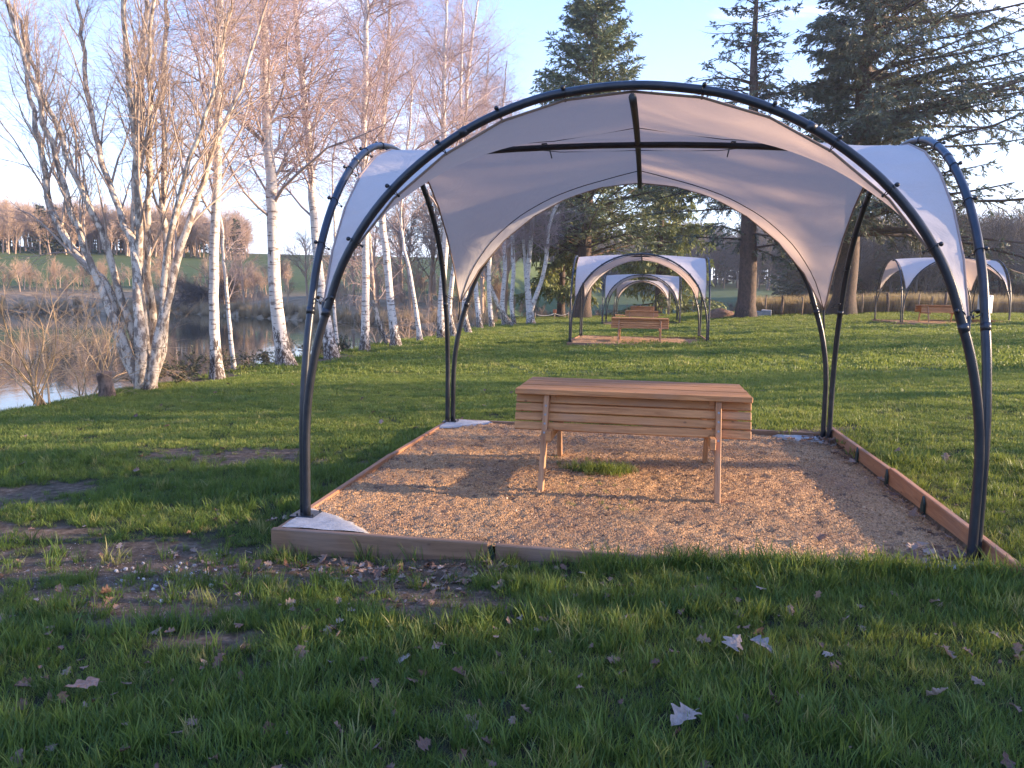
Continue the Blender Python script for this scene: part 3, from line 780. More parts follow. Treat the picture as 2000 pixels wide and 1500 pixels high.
# care label stitched to the back left hem
mb = MB(); mb.box((-1.955, 1.93, 1.78), (0.035, 0.012, 0.075)); mb.build('label_tag', [m_tank], canopy)
GRP_S = 'arched shade shelters over the gravel beds'
tag(sh, 'large white cloth shade shelter on four slate steel arches, nearest the camera', 'shade shelter', GRP_S)
S_LAB = ['second shade shelter, small, framed under the nearest canopy, standing over the lit gravel bed',
         'third shade shelter, seen through the arch of the second one and larger than the last',
         'farthest and smallest shade shelter, innermost of the nested arches',
         'shade shelter standing apart on the right in front of the post fence']

# ------------------------------------------------------------------ gravel bed edging (local origin at the shelter centre)
ed = empty('timber_edging', (-0.14, 7.14, 0.0))
X0, X1, Y0, Y1 = -2.19, 2.22, -2.42, 2.24; TH = 0.045
def board(x0, x1, y0, y1, top, hgt, m, sag=0.0):
    mb = MB(); mb.box((0, 0, 0), (abs(x1-x0), abs(y1-y0), hgt), bev=0.006)
    o = mb.build('board', [m], ed, loc=((x0+x1)/2, (y0+y1)/2, top-hgt/2)); o.rotation_euler = (rng.normal(0, .012), rng.normal(0, .004), 0); return o
board(X0, X0+1.42, Y0, Y0+TH, 0.012, 0.185, m_board); board(X0+1.46, X0+3.0, Y0+.004, Y0+TH+.004, 0.002, 0.18, m_board); board(X0+3.03, X1, Y0+.002, Y0+TH+.002, 0.006, 0.18, m_board)
board(X0, X0+TH, Y0+TH+.005, Y0+2.4, 0.012, 0.16, m_board_y); board(X0, X0+TH, Y0+2.42, Y1, 0.012, 0.16, m_board_y)
board(X1-TH, X1, Y0+TH-.35, Y0+2.35, 0.13, 0.24, m_board_y); board(X1-TH, X1, Y0+2.37, Y1, 0.125, 0.24, m_board_y)
board(X0+TH+.004, X0+2.3, Y1-TH, Y1, 0.010, 0.16, m_board); board(X0+2.32, X1-TH-.004, Y1-TH, Y1, 0.05, 0.2, m_board)
for (x, y, rz, h) in ((X0+1.44, Y0-0.006, 0, 0.035), (X1-TH-0.012, -0.98, math.pi/2, .15), (X1-TH-0.012, -0.06, math.pi/2, .15), (X1-TH-0.012, 0.92, math.pi/2, .15)):
    w = 0.022 if rz == 0 else 0.034
    mb = MB()
    prof = np.array([(-w, -.12), (w, -.12), (w, h-.075), (0, h), (-w, h-.05)])-[0, 0.02]
    V = np.concatenate([np.stack([prof[:, 0], np.full(5, d), prof[:, 1]], 1) for d in (-.007, .007)]+[np.array([[0, -.02, -.12], [0, -.02, h-.07]])])
    mb.add(V, [(0, 1, 6, 5), (1, 2, 7, 6), (2, 3, 8, 7), (3, 4, 9, 8), (4, 0, 5, 9)], [(0, 2, 1), (0, 3, 2), (0, 4, 3), (5, 6, 7), (5, 7, 8), (5, 8, 9), (10, 11, 0), (11, 4, 0), (10, 1, 11), (11, 1, 2)])
    o = mb.build('stake', [m_stake], ed, loc=(x, y, 0)); o.rotation_euler = (0, 0, rz)
GRP_E = 'timber edgings round the gravel beds'
tag(ed, 'orange brown timber board edging round the nearest gravel bed, with dark green stakes', 'edging', GRP_E)
E_LAB = ['low timber edging round the gravel bed of the second shelter', 'timber edging under the third shelter', 'timber edging under the farthest shelter', 'low timber edging under the separate shelter on the right']

# gravel surface
xg = np.linspace(-2.15, 2.18, 150); yg = np.linspace(-2.38, 2.20, 160); XX, YY = np.meshgrid(xg, yg, indexing='ij')
ZZ = -0.012+0.035*(fbm(XX, YY, 1.1, 3)-0.5)+0.030*(fbm(XX+5, YY, 5.0, 4)-0.5)+0.022*(rng.random(XX.shape)-0.5)*1.0
nx, ny = XX.shape; idx = (np.arange(nx-1)[:, None]*ny+np.arange(ny-1)[None, :]).ravel()
me = np_mesh('gravel', np.stack([XX, YY, ZZ], -1).reshape(-1, 3), [np.stack([idx, idx+ny, idx+ny+1, idx+1], 1)], [m_gravel], True)
gv = link('gravel', me, loc=(-0.14, 7.14, 0)); tag(gv, 'tan crushed gravel filling the timber edged bed under the nearest shelter', 'gravel', kind='structure')
def rock(name, m, seed, n=1, flat=0.7):
    g = np.random.default_rng(seed); mb = MB(); mb.ball((0, 0, 0), 1.0, 4, 5)
    V = np.concatenate(mb.V)*np.array([1, .8, flat])*(1+0.28*g.normal(size=(mb.n, 1)).clip(-1, 1)); mb.V = [V]; return mb.mesh(name, [m], False)
chips = [proto('gravel_chip', rock('gravel_chip', m_chip, s)) for s in (1, 2, 3)]
n = 65000; x = rng.uniform(-2.13, 2.16, n); y = rng.uniform(-2.36, 2.18, n)
from_i = ((x-xg[0])/(xg[1]-xg[0])).astype(int).clip(0, nx-1); from_j = ((y-yg[0])/(yg[1]-yg[0])).astype(int).clip(0, ny-1)
z = ZZ[from_i, from_j]
scatter('gravel_chips', np.stack([x-.14, y+7.14, z+0.001], 1), rng.random((n, 3))*6.28, rng.uniform(0.002, 0.0062, n)*(1+1.2*(rng.random(n) > .985)), chips, rng.integers(0, 3, n), kind='stuff', label='loose gravel chips over the nearest bed', cat='gravel')

# concrete footings at the corners of the nearest bed
def footing(sx, sy, L1, L2, label):
    cx = X0+TH+.003 if sx < 0 else X1-TH-.003; cy = Y0+TH+.008 if sy < 0 else Y1-TH-.006
    pts = [(cx, cy)]; m_ = 9
    A = np.array([cx-sx*L1, cy]); B = np.array([cx, cy-sy*L2])
    for k in range(m_+1):
        t = k/m_; p = A*(1-t)+B*t; bul = 0.09*math.sin(math.pi*t); d = np.array([cx, cy])-(A+B)/2; p = p-nrm(d)*bul*0.6+rng.normal(0, .005, 2); pts.append(tuple(p))
    g = 9; V = []; c0 = np.array([cx, cy])
    for r in range(g+1):
        for k in range(m_+1):
            p = c0*(1-r/g)+np.array(pts[k+1])*(r/g); V.append((p[0], p[1], 0.012+rng.normal(0, .0005)+0.004*math.sin(p[0]*23)*math.sin(p[1]*19)-(0.02 if r == g else 0)))
    V = np.array(V); low = V.copy(); low[:, 2] = -0.12
    q = []
    for r in range(g):
        for k in range(m_): a = r*(m_+1)+k; q.append((a, a+1, a+m_+2, a+m_+1) if sx*sy > 0 else (a, a+m_+1, a+m_+2, a+1))
    nV = len(V); rim = [g*(m_+1)+k for k in range(m_+1)]
    for k in range(m_): q.append((rim[k], rim[k+1], nV+rim[k+1], nV+rim[k]))
    o = link('concrete_footing', np_mesh('concrete_footing', np.vstack([V, low]), [np.array(q)], [m_conc], True), loc=(-.14, 7.14, 0))
    tag(o, label, 'footing', 'concrete footings under the shelter feet')
footing(-1, -1, 0.62, 0.50, 'pale triangular concrete footing in the front left corner of the gravel bed')
footing(-1, 1, 0.52, 0.55, 'pale concrete footing in the far left corner of the gravel bed')
footing(1, 1, 0.60, 0.40, 'grey concrete footing strewn with leaves in the far right corner of the gravel bed')
footing(1, -1, 0.50, 0.45, 'concrete footing half hidden by leaves and grass in the near right corner')

# ------------------------------------------------------------------ picnic bench table (local origin between the legs)
bt = empty('picnic_table', (-0.105, 6.93, 0.0))
L = 1.87; W = 0.98; nb = 6; bw = (W-0.017*(nb-1))/nb
for k in range(nb):
    mb = MB(); mb.box((0, 0, 0), (L, bw, 0.044), bev=0.005)
    mb.build('top_board', [m_bench], bt, loc=(rng.normal(0, .002), -W/2+bw/2+k*(bw+0.017), 0.742+rng.normal(0, .001)))
lean = math.atan2(0.27, 0.70)
for sg in (-1, 1):                                # sg -1: side facing the camera
    for k in range(4):
        z = 0.678-k*0.071; y = sg*(0.425+(0.70-z)*0.385-0.035)
        mb = MB(); mb.box((0, 0, 0), (L, 0.030, 0.066), bev=0.005)
        o = mb.build('side_slat', [m_bench], bt, loc=(0.0, y, z)); o.rotation_euler = (sg*-lean*-1, 0, 0)
    for sx in (-1, 1):
        mb = MB(); ln = 0.765/math.cos(lean); mb.box((0, 0, 0), (0.045, 0.075, ln), bev=0.005)
        lg = mb.build('leg', [m_bench_v], bt, loc=(sx*0.68, sg*(0.425+0.37*0.385), 0.342)); lg.rotation_euler = (sg*lean, 0, 0)
        for k in range(4):
            z = 0.30-k*0.074; mb = MB(); mb.tube([(0, sg*.0375, z), (0, sg*.0405, z)], 0.0095, 8)
            mb.build('screw', [m_screw], lg)
for sx in (-1, 1):
    mb = MB(); mb.box((0, 0, 0), (0.045, 1.38, 0.085), bev=0.005); mb.build('cross_beam', [m_bench], bt, loc=(sx*0.632, 0, 0.415))
    mb = MB(); mb.box((0, 0, 0), (0.045, 0.84, 0.07), bev=0.005); mb.build('top_batten', [m_bench], bt, loc=(sx*0.632, 0, 0.683))
GRP_T = 'wooden picnic tables under the shelters'
tag(bt, 'large reddish pine picnic table with slatted side, standing on the nearest gravel bed', 'picnic table', GRP_T)
T_LAB = ['small slatted pine table under the second shelter', 'slatted pine table just above the second one, under the third shelter', 'farthest tiny pine table under the innermost shelter', 'pine picnic table seen end on under the separate shelter at right']

for k, (cx, cy, cz) in enumerate(BEDS[1:]):
    rz = (0.0, 0.0, 0.0, 0.0)[k]
    c = copy_tree(sh); c.location = (cx, cy, cz); c['label'] = S_LAB[k]
    c = copy_tree(ed); c.location = (cx, cy, cz); c['label'] = E_LAB[k]
    c = copy_tree(bt); c.location = (cx+0.03, cy-0.2, cz); c['label'] = T_LAB[k]
    c = gv.copy(); COL.objects.link(c); c.location = (cx, cy, cz); c['label'] = ['tan gravel bed of the second shelter', 'gravel bed of the third shelter', 'gravel bed of the farthest shelter', 'gravel bed of the separate shelter at right'][k]

# ------------------------------------------------------------------ trees
# trunk lines: x, y, z, radius from the foot up
TR={
'b1':[(-8.72,15.4,-0.38,0.138),(-8.77,15.4,0.69,0.1),(-8.74,15.4,2.14,0.094),(-8.63,15.4,3.87,0.082),(-8.55,15.4,5.46,0.071),(-8.48,15.4,7.1,0.06),(-8.4,15.4,8.99,0.03)],
'b1thin':[(-9.32,17.2,-0.36,0.053),(-9.4,17.2,0.36,0.047),(-9.45,17.2,1.18,0.041),(-9.52,17.2,1.99,0.035),(-9.56,17.2,2.56,0.029),(-9.61,17.2,3.58,0.023),(-9.63,17.2,4.7,0.011)],
'b2':[(-8.6,18.4,-0.38,0.224),(-8.75,18.4,0.32,0.167),(-8.88,18.4,1.55,0.148),(-8.91,18.4,3.48,0.134),(-9.02,18.4,5.26,0.115),(-9.05,18.4,7.0,0.096),(-9.07,18.4,9.83,0.047)],
'b3':[(-8.43,20.9,-0.4,0.196),(-8.69,20.9,1.02,0.139),(-8.92,20.9,3.07,0.103),(-9.07,20.9,5.35,0.095),(-9.24,20.9,6.93,0.081),(-9.4,20.9,9.01,0.06),(-9.54,20.9,11.29,0.026)],
'b3b':[(-9.08,23,-0.45,0.061),(-9.18,23,0.36,0.046),(-9.25,23,1.43,0.046),(-9.18,23,2.78,0.038),(-9.25,23,4.26,0.03),(-9.16,23,6.16,0.015)],
'b4':[(-8.45,23.5,-0.38,0.156),(-8.43,23.5,0.98,0.116),(-8.42,23.5,2.82,0.107),(-8.47,23.5,5.51,0.091),(-8.43,23.5,7.7,0.083),(-8.38,23.5,9.28,0.067),(-8.29,23.5,11.81,0.022)],
'b4lean':[(-8.62,26.6,-0.42,0.114),(-8.95,26.6,0.05,0.088),(-9.19,26.6,0.91,0.07),(-9.3,26.6,1.87,0.061),(-9.39,26.6,3.16,0.043),(-9.52,26.6,4.35,0.017)],
'b5':[(-8.14,25.7,-0.38,0.169),(-8.34,25.7,0.95,0.126),(-8.5,25.7,2.61,0.117),(-8.67,25.7,3.93,0.108),(-8.72,25.7,5.39,0.099),(-8.62,25.7,6.84,0.074),(-8.47,25.7,9.05,0.057),(-8.34,25.7,12.13,0.024)],
'b6':[(-8.14,28.5,-0.37,0.103),(-8.32,28.5,0.9,0.074),(-8.55,28.5,2.19,0.065),(-8.79,28.5,3.1,0.055),(-8.89,28.5,4.19,0.046),(-8.76,28.5,5.81,0.046),(-8.54,28.5,7.75,0.036),(-8.48,28.5,9.84,0.018)],
'b7':[(-7.97,31,-0.4,0.182),(-8.01,31,0.87,0.141),(-7.92,31,2.46,0.13),(-7.83,31,4.04,0.129),(-7.93,31,6.17,0.108),(-8.0,31,8.65,0.088),(-7.94,31,10.9,0.058),(-7.81,31,13.84,0.029)],
'b7b':[(-7.94,33,-0.38,0.129),(-8.17,33,0.62,0.096),(-8.05,33,2.11,0.096),(-7.79,33,3.99,0.084),(-7.69,33,6.47,0.084),(-7.79,33,9.1,0.062),(-7.76,33,11.88,0.041),(-7.74,33,13.83,0.02)],
'b8':[(-8.19,36.9,-0.44,0.143),(-8.45,36.9,0.76,0.119),(-8.19,36.9,2.65,0.106),(-8.04,36.9,4.29,0.106),(-8.19,36.9,6.59,0.093),(-8.47,36.9,9.99,0.081),(-8.16,36.9,13.08,0.057),(-7.84,36.9,15.25,0.023)],
'b9':[(-8.72,42,-0.48,0.163),(-8.87,42,0.67,0.135),(-9.03,42,2.28,0.121),(-9.02,42,4.93,0.107),(-8.9,42,8.06,0.093),(-8.62,42,11.13,0.066),(-8.48,42,13.9,0.026)],
'b10':[(-8.21,42.8,-0.48,0.151),(-8.37,42.8,0.67,0.124),(-8.45,42.8,2.3,0.109),(-8.38,42.8,5.0,0.095),(-8.24,42.8,7.92,0.081),(-7.86,42.8,11.04,0.053),(-7.69,42.8,13.35,0.026)],
'b10lean':[(-7.55,45,-0.41,0.159),(-8.18,45,0.5,0.13),(-8.67,45,1.49,0.115),(-9.0,45,2.34,0.101),(-9.21,45,4.04,0.072),(-9.3,45,6.3,0.029)],
'b11':[(-8.28,47,-0.45,0.151),(-8.46,47,0.9,0.135),(-8.34,47,2.69,0.12),(-8.42,47,5.63,0.104),(-8.27,47,8.83,0.074),(-8.1,47,12.25,0.029)],
'b12':[(-8.0,48.6,-0.47,0.156),(-8.18,48.6,0.89,0.124),(-8.09,48.6,2.74,0.124),(-8.21,48.6,5.47,0.107),(-8.05,48.6,8.47,0.076),(-7.99,48.6,11.73,0.03)],
'b13':[(-7.03,49.1,-0.46,0.266),(-7.19,49.1,0.91,0.203),(-7.32,49.1,2.45,0.171),(-7.17,49.1,4.3,0.139),(-7.05,49.1,6.13,0.123),(-6.77,49.1,8.54,0.077),(-6.9,49.1,11.52,0.03)],
'b13s1':[(-7.05,48.9,0.23,0.14),(-6.76,48.9,1.23,0.14),(-6.43,48.9,2.16,0.124),(-6.18,48.9,3.38,0.123),(-6.07,48.9,5.21,0.107),(-5.62,48.9,6.72,0.092),(-5.18,48.9,7.55,0.061),(-4.67,48.9,8.8,0.03)],
'b13s2':[(-7.25,49.3,1.06,0.125),(-7.44,49.3,2.45,0.109),(-7.57,49.3,4.0,0.094),(-7.73,49.3,5.84,0.078),(-7.94,49.3,8.27,0.031)],
'm0':[(-9.17,13.5,-0.36,0.104),(-9.41,13.5,0.1,0.113),(-9.67,13.5,0.68,0.104),(-9.93,13.5,1.53,0.085),(-10.49,13.5,1.96,0.075),(-10.91,13.5,2.5,0.066),(-11.18,13.5,2.96,0.061),(-11.49,13.5,4.06,0.052),(-11.79,13.5,5.27,0.037),(-11.92,13.5,6.59,0.023)],
'm1':[(-9.15,13.5,-0.36,0.095),(-9.42,13.5,0.28,0.094),(-9.65,13.5,0.93,0.08),(-9.91,13.5,1.63,0.066),(-10.09,13.5,2.09,0.061),(-10.34,13.5,2.96,0.056),(-10.67,13.5,4.33,0.046),(-11.1,13.5,6.03,0.037),(-11.27,13.5,7.08,0.023)],
'm2':[(-8.95,13.3,-0.33,0.112),(-9.07,13.3,0.58,0.102),(-9.16,13.3,1.5,0.083),(-9.26,13.3,2.22,0.073),(-9.63,13.3,2.94,0.055),(-10.0,13.3,3.84,0.05),(-10.3,13.3,4.9,0.045),(-10.55,13.3,5.95,0.036),(-10.7,13.3,6.99,0.022)],
'm3':[(-9.09,13.6,-0.37,0.114),(-9.19,13.6,0.56,0.099),(-9.31,13.6,1.5,0.085),(-9.42,13.6,2.15,0.08),(-9.46,13.6,3.43,0.074),(-9.43,13.6,4.33,0.064),(-9.43,13.6,5.48,0.055),(-9.45,13.6,6.53,0.045),(-9.43,13.6,7.55,0.027)],
'm4':[(-9.16,13.8,-0.38,0.106),(-9.25,13.8,0.74,0.086),(-9.23,13.8,1.5,0.071),(-9.13,13.8,2.25,0.066),(-8.98,13.8,3.91,0.056),(-8.93,13.8,5.26,0.046),(-8.82,13.8,6.57,0.036),(-8.75,13.8,7.6,0.023)],
'm5':[(-8.84,13.4,-0.33,0.103),(-8.81,13.4,0.58,0.084),(-8.62,13.4,1.42,0.074),(-8.52,13.4,2.06,0.069),(-8.29,13.4,2.95,0.059),(-8.07,13.4,3.84,0.049),(-7.69,13.4,4.96,0.035),(-7.44,13.4,5.97,0.026),(-7.28,13.4,6.87,0.017)],
'm6':[(-9.06,13.9,-0.36,0.087),(-8.98,13.9,0.74,0.072),(-8.95,13.9,1.51,0.067),(-9.03,13.9,2.35,0.062),(-9.15,13.9,3.01,0.057),(-9.17,13.9,3.93,0.052),(-9.32,13.9,5.29,0.047),(-9.33,13.9,6.62,0.037),(-9.34,13.9,7.5,0.023)],
'm7':[(-9.18,13.7,-0.37,0.086),(-9.42,13.7,0.64,0.076),(-9.65,13.7,1.4,0.067),(-9.83,13.7,2.24,0.061),(-10.13,13.7,2.98,0.057),(-10.46,13.7,3.72,0.047),(-10.64,13.7,4.37,0.042),(-11.0,13.7,5.46,0.033),(-11.35,13.7,6.72,0.019)],
'm8':[(-9.25,14.0,-0.39,0.078),(-9.15,14.0,0.93,0.068),(-9.17,14.0,1.89,0.058),(-9.02,14.0,3.02,0.052),(-8.84,14.0,4.13,0.047),(-8.69,14.0,5.3,0.037),(-8.5,14.0,6.28,0.028),(-8.33,14.0,7.32,0.018)],
'm9':[(-8.86,13.6,-0.32,0.076),(-8.77,13.6,0.67,0.066),(-8.64,13.6,1.88,0.056),(-8.27,13.6,3.16,0.046),(-7.89,13.6,4.04,0.036),(-7.51,13.6,5.0,0.031),(-7.2,13.6,6.02,0.022),(-7.02,13.6,6.77,0.013)],
'stump':[(-8.94,12.3,-0.41,0.13),(-8.98,12.3,-0.16,0.104),(-9.01,12.3,0.07,0.087)],
}
def spawn(g, P, R, m, t0, t1, ang, length, n, grav=0.0, wob=0.12, rs=0.45, rmin=0.0015, up=0.0, tpow=1.0, taper=0.25, anga=0.25):
    """m children per parent polyline; angles in radians off the parent direction"""
    K, Np, _ = P.shape
    t = t0+(t1-t0)*(np.linspace(0, 1, m)[None]*0.8+g.random((K, m))*0.2)**tpow
    f = t*(Np-1); i = np.minimum(f.astype(int), Np-2); fr = (f-i)[..., None]; k = np.arange(K)[:, None]
    p = P[k, i]*(1-fr)+P[k, i+1]*fr; d = nrm(P[k, i+1]-P[k, i]); r = (R[k, i]*(1-fr[..., 0])+R[k, i+1]*fr[..., 0])
    rv = nrm(g.normal(size=d.shape)); s = nrm(np.cross(d, rv))
    a = ang*(1+anga*g.normal(size=t.shape))[..., None]
    dd = nrm(d*np.cos(a)+s*np.sin(a)+np.array([0, 0, up]))
    L = (length(t) if callable(length) else length)*g.uniform(0.6, 1.25, t.shape)
    p = p.reshape(-1, 3); dd = dd.reshape(-1, 3); L = L.ravel(); r0 = np.maximum(r.ravel()*rs*g.uniform(.7, 1.1, L.shape), rmin)
    C = [p]; cur = p; step = L/(n-1)
    for j in range(n-1):
        dd = nrm(dd+g.normal(size=dd.shape)*wob+np.array([0, 0, -grav])); cur = cur+dd*step[:, None]; C.append(cur)
    C = np.stack(C, 1); RR = r0[:, None]*np.linspace(1, taper, n)[None]
    return C, np.maximum(RR, rmin*0.6)

def trunk_poly(rows, n=26, jitter=0.02, seed=0):
    P = smooth_poly(np.array(rows, float), n); g = np.random.default_rng(seed)
    P[1:, :3] += g.normal(0, jitter, (n-1, 3))*np.linspace(0, 1, n-1)[:, None]
    return P[:, :3], np.maximum(P[:, 3], .006)

def bark_mesh(name, stems, m, sides=12, foot_h=1.2, flare=0.35, seed=0):
    """stems: list of (P, R); one closed skin per stem, attributes for foot and thin shading"""
    g = np.random.default_rng(seed); Vs = []; Qs = []; foot = []; thin = []; nn = 0
    for P, R in stems:
        z0 = P[0, 2]; hh = P[:, 2]-z0
        R2 = R*(1+flare*np.exp(-hh/0.16)) if foot_h > 0 else R
        V, Q = tubes(P[None], R2[None], sides)
        c = np.repeat(P, sides, 0); dv = V-c
        hN = np.repeat(hh, sides); lump = 1+0.10*(fbm(V[:, 0]*3+V[:, 1]*5, V[:, 2]*2.2, 1.7, 3)-0.5)+0.30*np.exp(-hN/0.5)*(fbm(V[:, 0]*9+5, V[:, 1]*9+V[:, 2]*2, 1.0, 2)-0.5)
        V = c+dv*lump[:, None]
        Vs.append(V); Qs.append(Q+nn); nn += len(V)
        foot.append(np.clip(1-hN/max(foot_h, .01), 0, 1) if foot_h > 0 else np.zeros(len(V)))
        thin.append(np.repeat(1-sstep(R, 0.008, 0.04), sides))
    return np_mesh(name, np.concatenate(Vs), [np.concatenate(Qs)], [m], True, {'foot': np.concatenate(foot), 'thin': np.concatenate(thin)})

def twig_mesh(name, sets, m):
    """sets: list of (P, R, sides, thin)"""
    Vs = []; Qs = []; th = []; nn = 0
    for P, R, s, t in sets:
        V, Q = tubes(P, R, s); Vs.append(V); Qs.append(Q+nn); nn += len(V); th.append(np.full(len(V), t))
    return np_mesh(name, np.concatenate(Vs), [np.concatenate(Qs)], [m], True, {'thin': np.concatenate(th)})

def birch(key, extra=(), limbs=34, subs=9, twigs=8, seed=1, t0=0.28, fat=1.0, label='', m=None, H=None, foot_h=1.3, name='birch_tree', cat='birch tree', group='birches along the pond bank', spread=1.0, angle=0.80, upb=0.26):
    g = np.random.default_rng(seed)
    base = TR[key][0]
    gz_ = float(ground_z(base[0], base[1]))
    root = empty(name, (base[0], base[1], min(gz_, base[2])))
    off = np.array([base[0], base[1], root.location.z])
    stems = []
    for i, k in enumerate((key,)+tuple(extra)):
        P, R = trunk_poly(TR[k], 28, 0.022, seed+i); P = P-off
        if i == 0: P[0, 2] = min(P[0, 2], 0)-0.06
        stems.append((P, R))
    sides = 12
    if extra and foot_h > 0:
        me = bark_mesh('trunk', stems[:1], m or m_birch, sides, foot_h, 0.35, seed); link('trunk', me, root)
        for st in stems[1:]:
            link('limb', bark_mesh('limb', [st], m or m_birch, sides, 0, 0, seed), root)
    else:
        link('trunk', bark_mesh('trunk', stems, m or m_birch, sides, foot_h, 0.35, seed), root)
    sets = []; lb = []; lr = []
    for (P, R) in stems:
        Ht = P[-1, 2]-P[0, 2]
        nl = max(6, int(limbs*(1 if len(stems) == 1 else 0.8*Ht/(stems[0][0][-1, 2]))))
        C, CR = spawn(g, P[None], R[None], nl, t0, 0.97, angle, lambda t: spread*np.maximum(0.8, 0.32*Ht*(1.05-t)+0.9), 8, grav=0.012, wob=0.14, rs=0.34, rmin=0.005*fat, up=upb, taper=0.22)
        lb.append(C); lr.append(CR)
    C = np.concatenate(lb); CR = np.concatenate(lr); sets.append((C, CR, 5, 0.15))
    C2, R2 = spawn(g, C, CR, subs+1, 0.12, 1.0, 0.70, 0.95*spread, 5, grav=0.035, wob=0.16, rs=0.55, rmin=0.0028*fat, up=0.10, taper=0.4)
    sets.append((C2, R2, 3, 0.55))
    C3, R3 = spawn(g, C2, R2, twigs+3, 0.05, 1.0, 0.8, 0.75*spread, 4, grav=0.13, wob=0.14, rs=0.7, rmin=0.0013*fat, taper=0.5)
    sets.append((C3, R3, 3, 1.0))
    link('crown', twig_mesh('crown', sets, m_twig), root)
    tag(root, label, cat, group)
    return root

birch('b1', limbs=30, seed=21, label='slim straight white birch just right of the many stemmed tree, foot among dark bank shrubs')
birch('b1thin', limbs=14, subs=6, twigs=5, seed=22, t0=0.25, spread=0.6, foot_h=0.2, label='young slender white birch with a thin stem behind the slim straight birch')
birch('b2', limbs=34, subs=10, seed=23, label='stout tall white birch with black fissured foot, left of the nearest shelter')
birch('b3', limbs=32, seed=24, label='white birch leaning left, its brown foot seen just inside the near left shelter post')
birch('b3b', limbs=14, subs=6, twigs=5, seed=25, spread=0.6, foot_h=0.3, label='thin white birch sapling behind the near left shelter post')
birch('b4', limbs=36, seed=26, label='upright white birch seen under the left canopy edge, left of the forked dark leaning stem')
birch('b4lean', limbs=14, subs=7, twigs=6, seed=27, m=m_mott, spread=0.8, t0=0.2, label='dark crooked stem leaning left over the water between two white birches')
birch('b5', limbs=46, seed=28, label='curved white birch right of the dark crooked leaning stem', fat=1.1)
birch('b6', limbs=26, subs=7, twigs=6, seed=29, foot_h=0.5, fat=1.1, label='slender wavy birch with a yellowish foot, between the curved birch and the far left post')
birch('b7', limbs=46, seed=30, fat=1.25, label='tall white birch immediately left of the far left shelter post')
birch('b7b', limbs=34, seed=31, fat=1.25, label='slimmer white birch directly behind the far left shelter post')
birch('b8', limbs=40, subs=8, twigs=7, seed=32, fat=1.4, label='tall white birch just right of the far left shelter post')
birch('b9', limbs=40, subs=8, twigs=6, seed=33, fat=1.5, label='white birch with mottled foot, third in the row right of the far left post')
birch('b10', limbs=38, subs=8, twigs=6, seed=34, fat=1.5, label='straight narrow white birch beside the leaning grey one')
birch('b10lean', limbs=20, subs=7, twigs=6, seed=35, fat=1.4, m=m_mott, label='grey birch trunk leaning hard left across its neighbours near the end of the row')
birch('b11', limbs=34, subs=8, twigs=6, seed=36, fat=1.6, label='wavy white birch behind the leaning grey trunk')
birch('b12', limbs=34, subs=8, twigs=6, seed=37, fat=1.6, label='white birch close beside the leaning grey trunk, left of the forked one')
birch('b13', ('b13s1', 'b13s2'), limbs=36, subs=8, twigs=7, seed=38, fat=1.6, foot_h=0.8, label='forked white birch ending the row, its limbs spreading in front of the conifers')

# many stemmed tree at the left
g = np.random.default_rng(77)
base = np.array([-9.05, 13.5, float(ground_z(-9.05, 13.5))-0.03])
ms = empty('multi_stemmed_tree', tuple(base)); C_all = []; R_all = []
for i in range(10):
    P, R = trunk_poly(TR['m%d' % i], 26, 0.03, 100+i)
    P[:, 1] += np.linspace(0, 1, 26)**1.3*g.uniform(-1.6, 1.6)
    P[0] = base+np.array([g.uniform(-.17, .17), g.uniform(-.13, .13), -0.05]); P[1] = P[1]*0.6+P[0]*0.4+[0, 0, 0]
    P = P-base
    link('stem', bark_mesh('stem', [(P, R*1.0)], m_mott, 12, 0.25, 0.25, i), ms)
    C_all.append(P); R_all.append(R)
P = np.stack(C_all); R = np.stack(R_all)
C, CR = spawn(g, P, R, 14, 0.30, 0.98, 0.36, lambda t: 3.1*(1.15-t), 8, grav=-0.05, wob=0.10, rs=0.42, rmin=0.006, up=0.12, taper=0.25)
C2, R2 = spawn(g, C, CR, 7, 0.1, 1.0, 0.6, 1.0, 5, grav=-0.02, wob=0.13, rs=0.5, rmin=0.0036, up=0.1, taper=0.4)
C3, R3 = spawn(g, C2, R2, 8, 0.1, 1.0, 0.75, 0.45, 3, grav=0.02, wob=0.15, rs=0.6, rmin=0.0016, taper=0.5)
link('crown', twig_mesh('crown', [(C, CR, 5, 0.0), (C2, R2, 3, 0.35), (C3, R3, 3, 0.8)], m_gtwig), ms)
tag(ms, 'many stemmed tree with pale mottled bark fanning out from one foot on the bank', 'tree')

# shrubs on the water edge at the left
def shrub(name, loc, n, L, seed, label, cat='shrub', m=m_shoot, arch_=0.12, sub=6, tw=4, r0=0.012, spread=0.55, group='bare shrubs at the pond edge', rmin=0.0022):
    g = np.random.default_rng(seed); z = float(ground_z(loc[0], loc[1])); root = empty(name, (loc[0], loc[1], z))
    st = np.zeros((1, 3, 3)); st[0, :, 2] = (-.05, .02, .06); st = np.repeat(st, n, 0)+np.concatenate([g.normal(0, .07, (n, 1, 2)), np.zeros((n, 1, 1))], 2)
    P, R = spawn(g, st, np.full((n, 3), r0*2), 1, 0.5, 1.0, spread, L, 9, grav=arch_, wob=0.10, rs=0.5, rmin=r0*0.6, up=0.3, taper=0.3)
    C2, R2 = spawn(g, P, R, sub, 0.15, 1, 0.6, L*0.42, 6, grav=arch_*0.8, wob=0.13, rs=0.6, rmin=rmin*1.3, up=0.05, taper=0.4)
    C3, R3 = spawn(g, C2, R2, tw, 0.15, 1, 0.7, L*0.2, 4, grav=arch_*0.5, wob=0.15, rs=0.7, rmin=rmin*0.8, taper=0.5)
    link('stems', twig_mesh('stems', [(P, R, 6, 0), (C2, R2, 4, .3), (C3, R3, 3, .8)], m), root)
    return tag(root, label, cat, group)
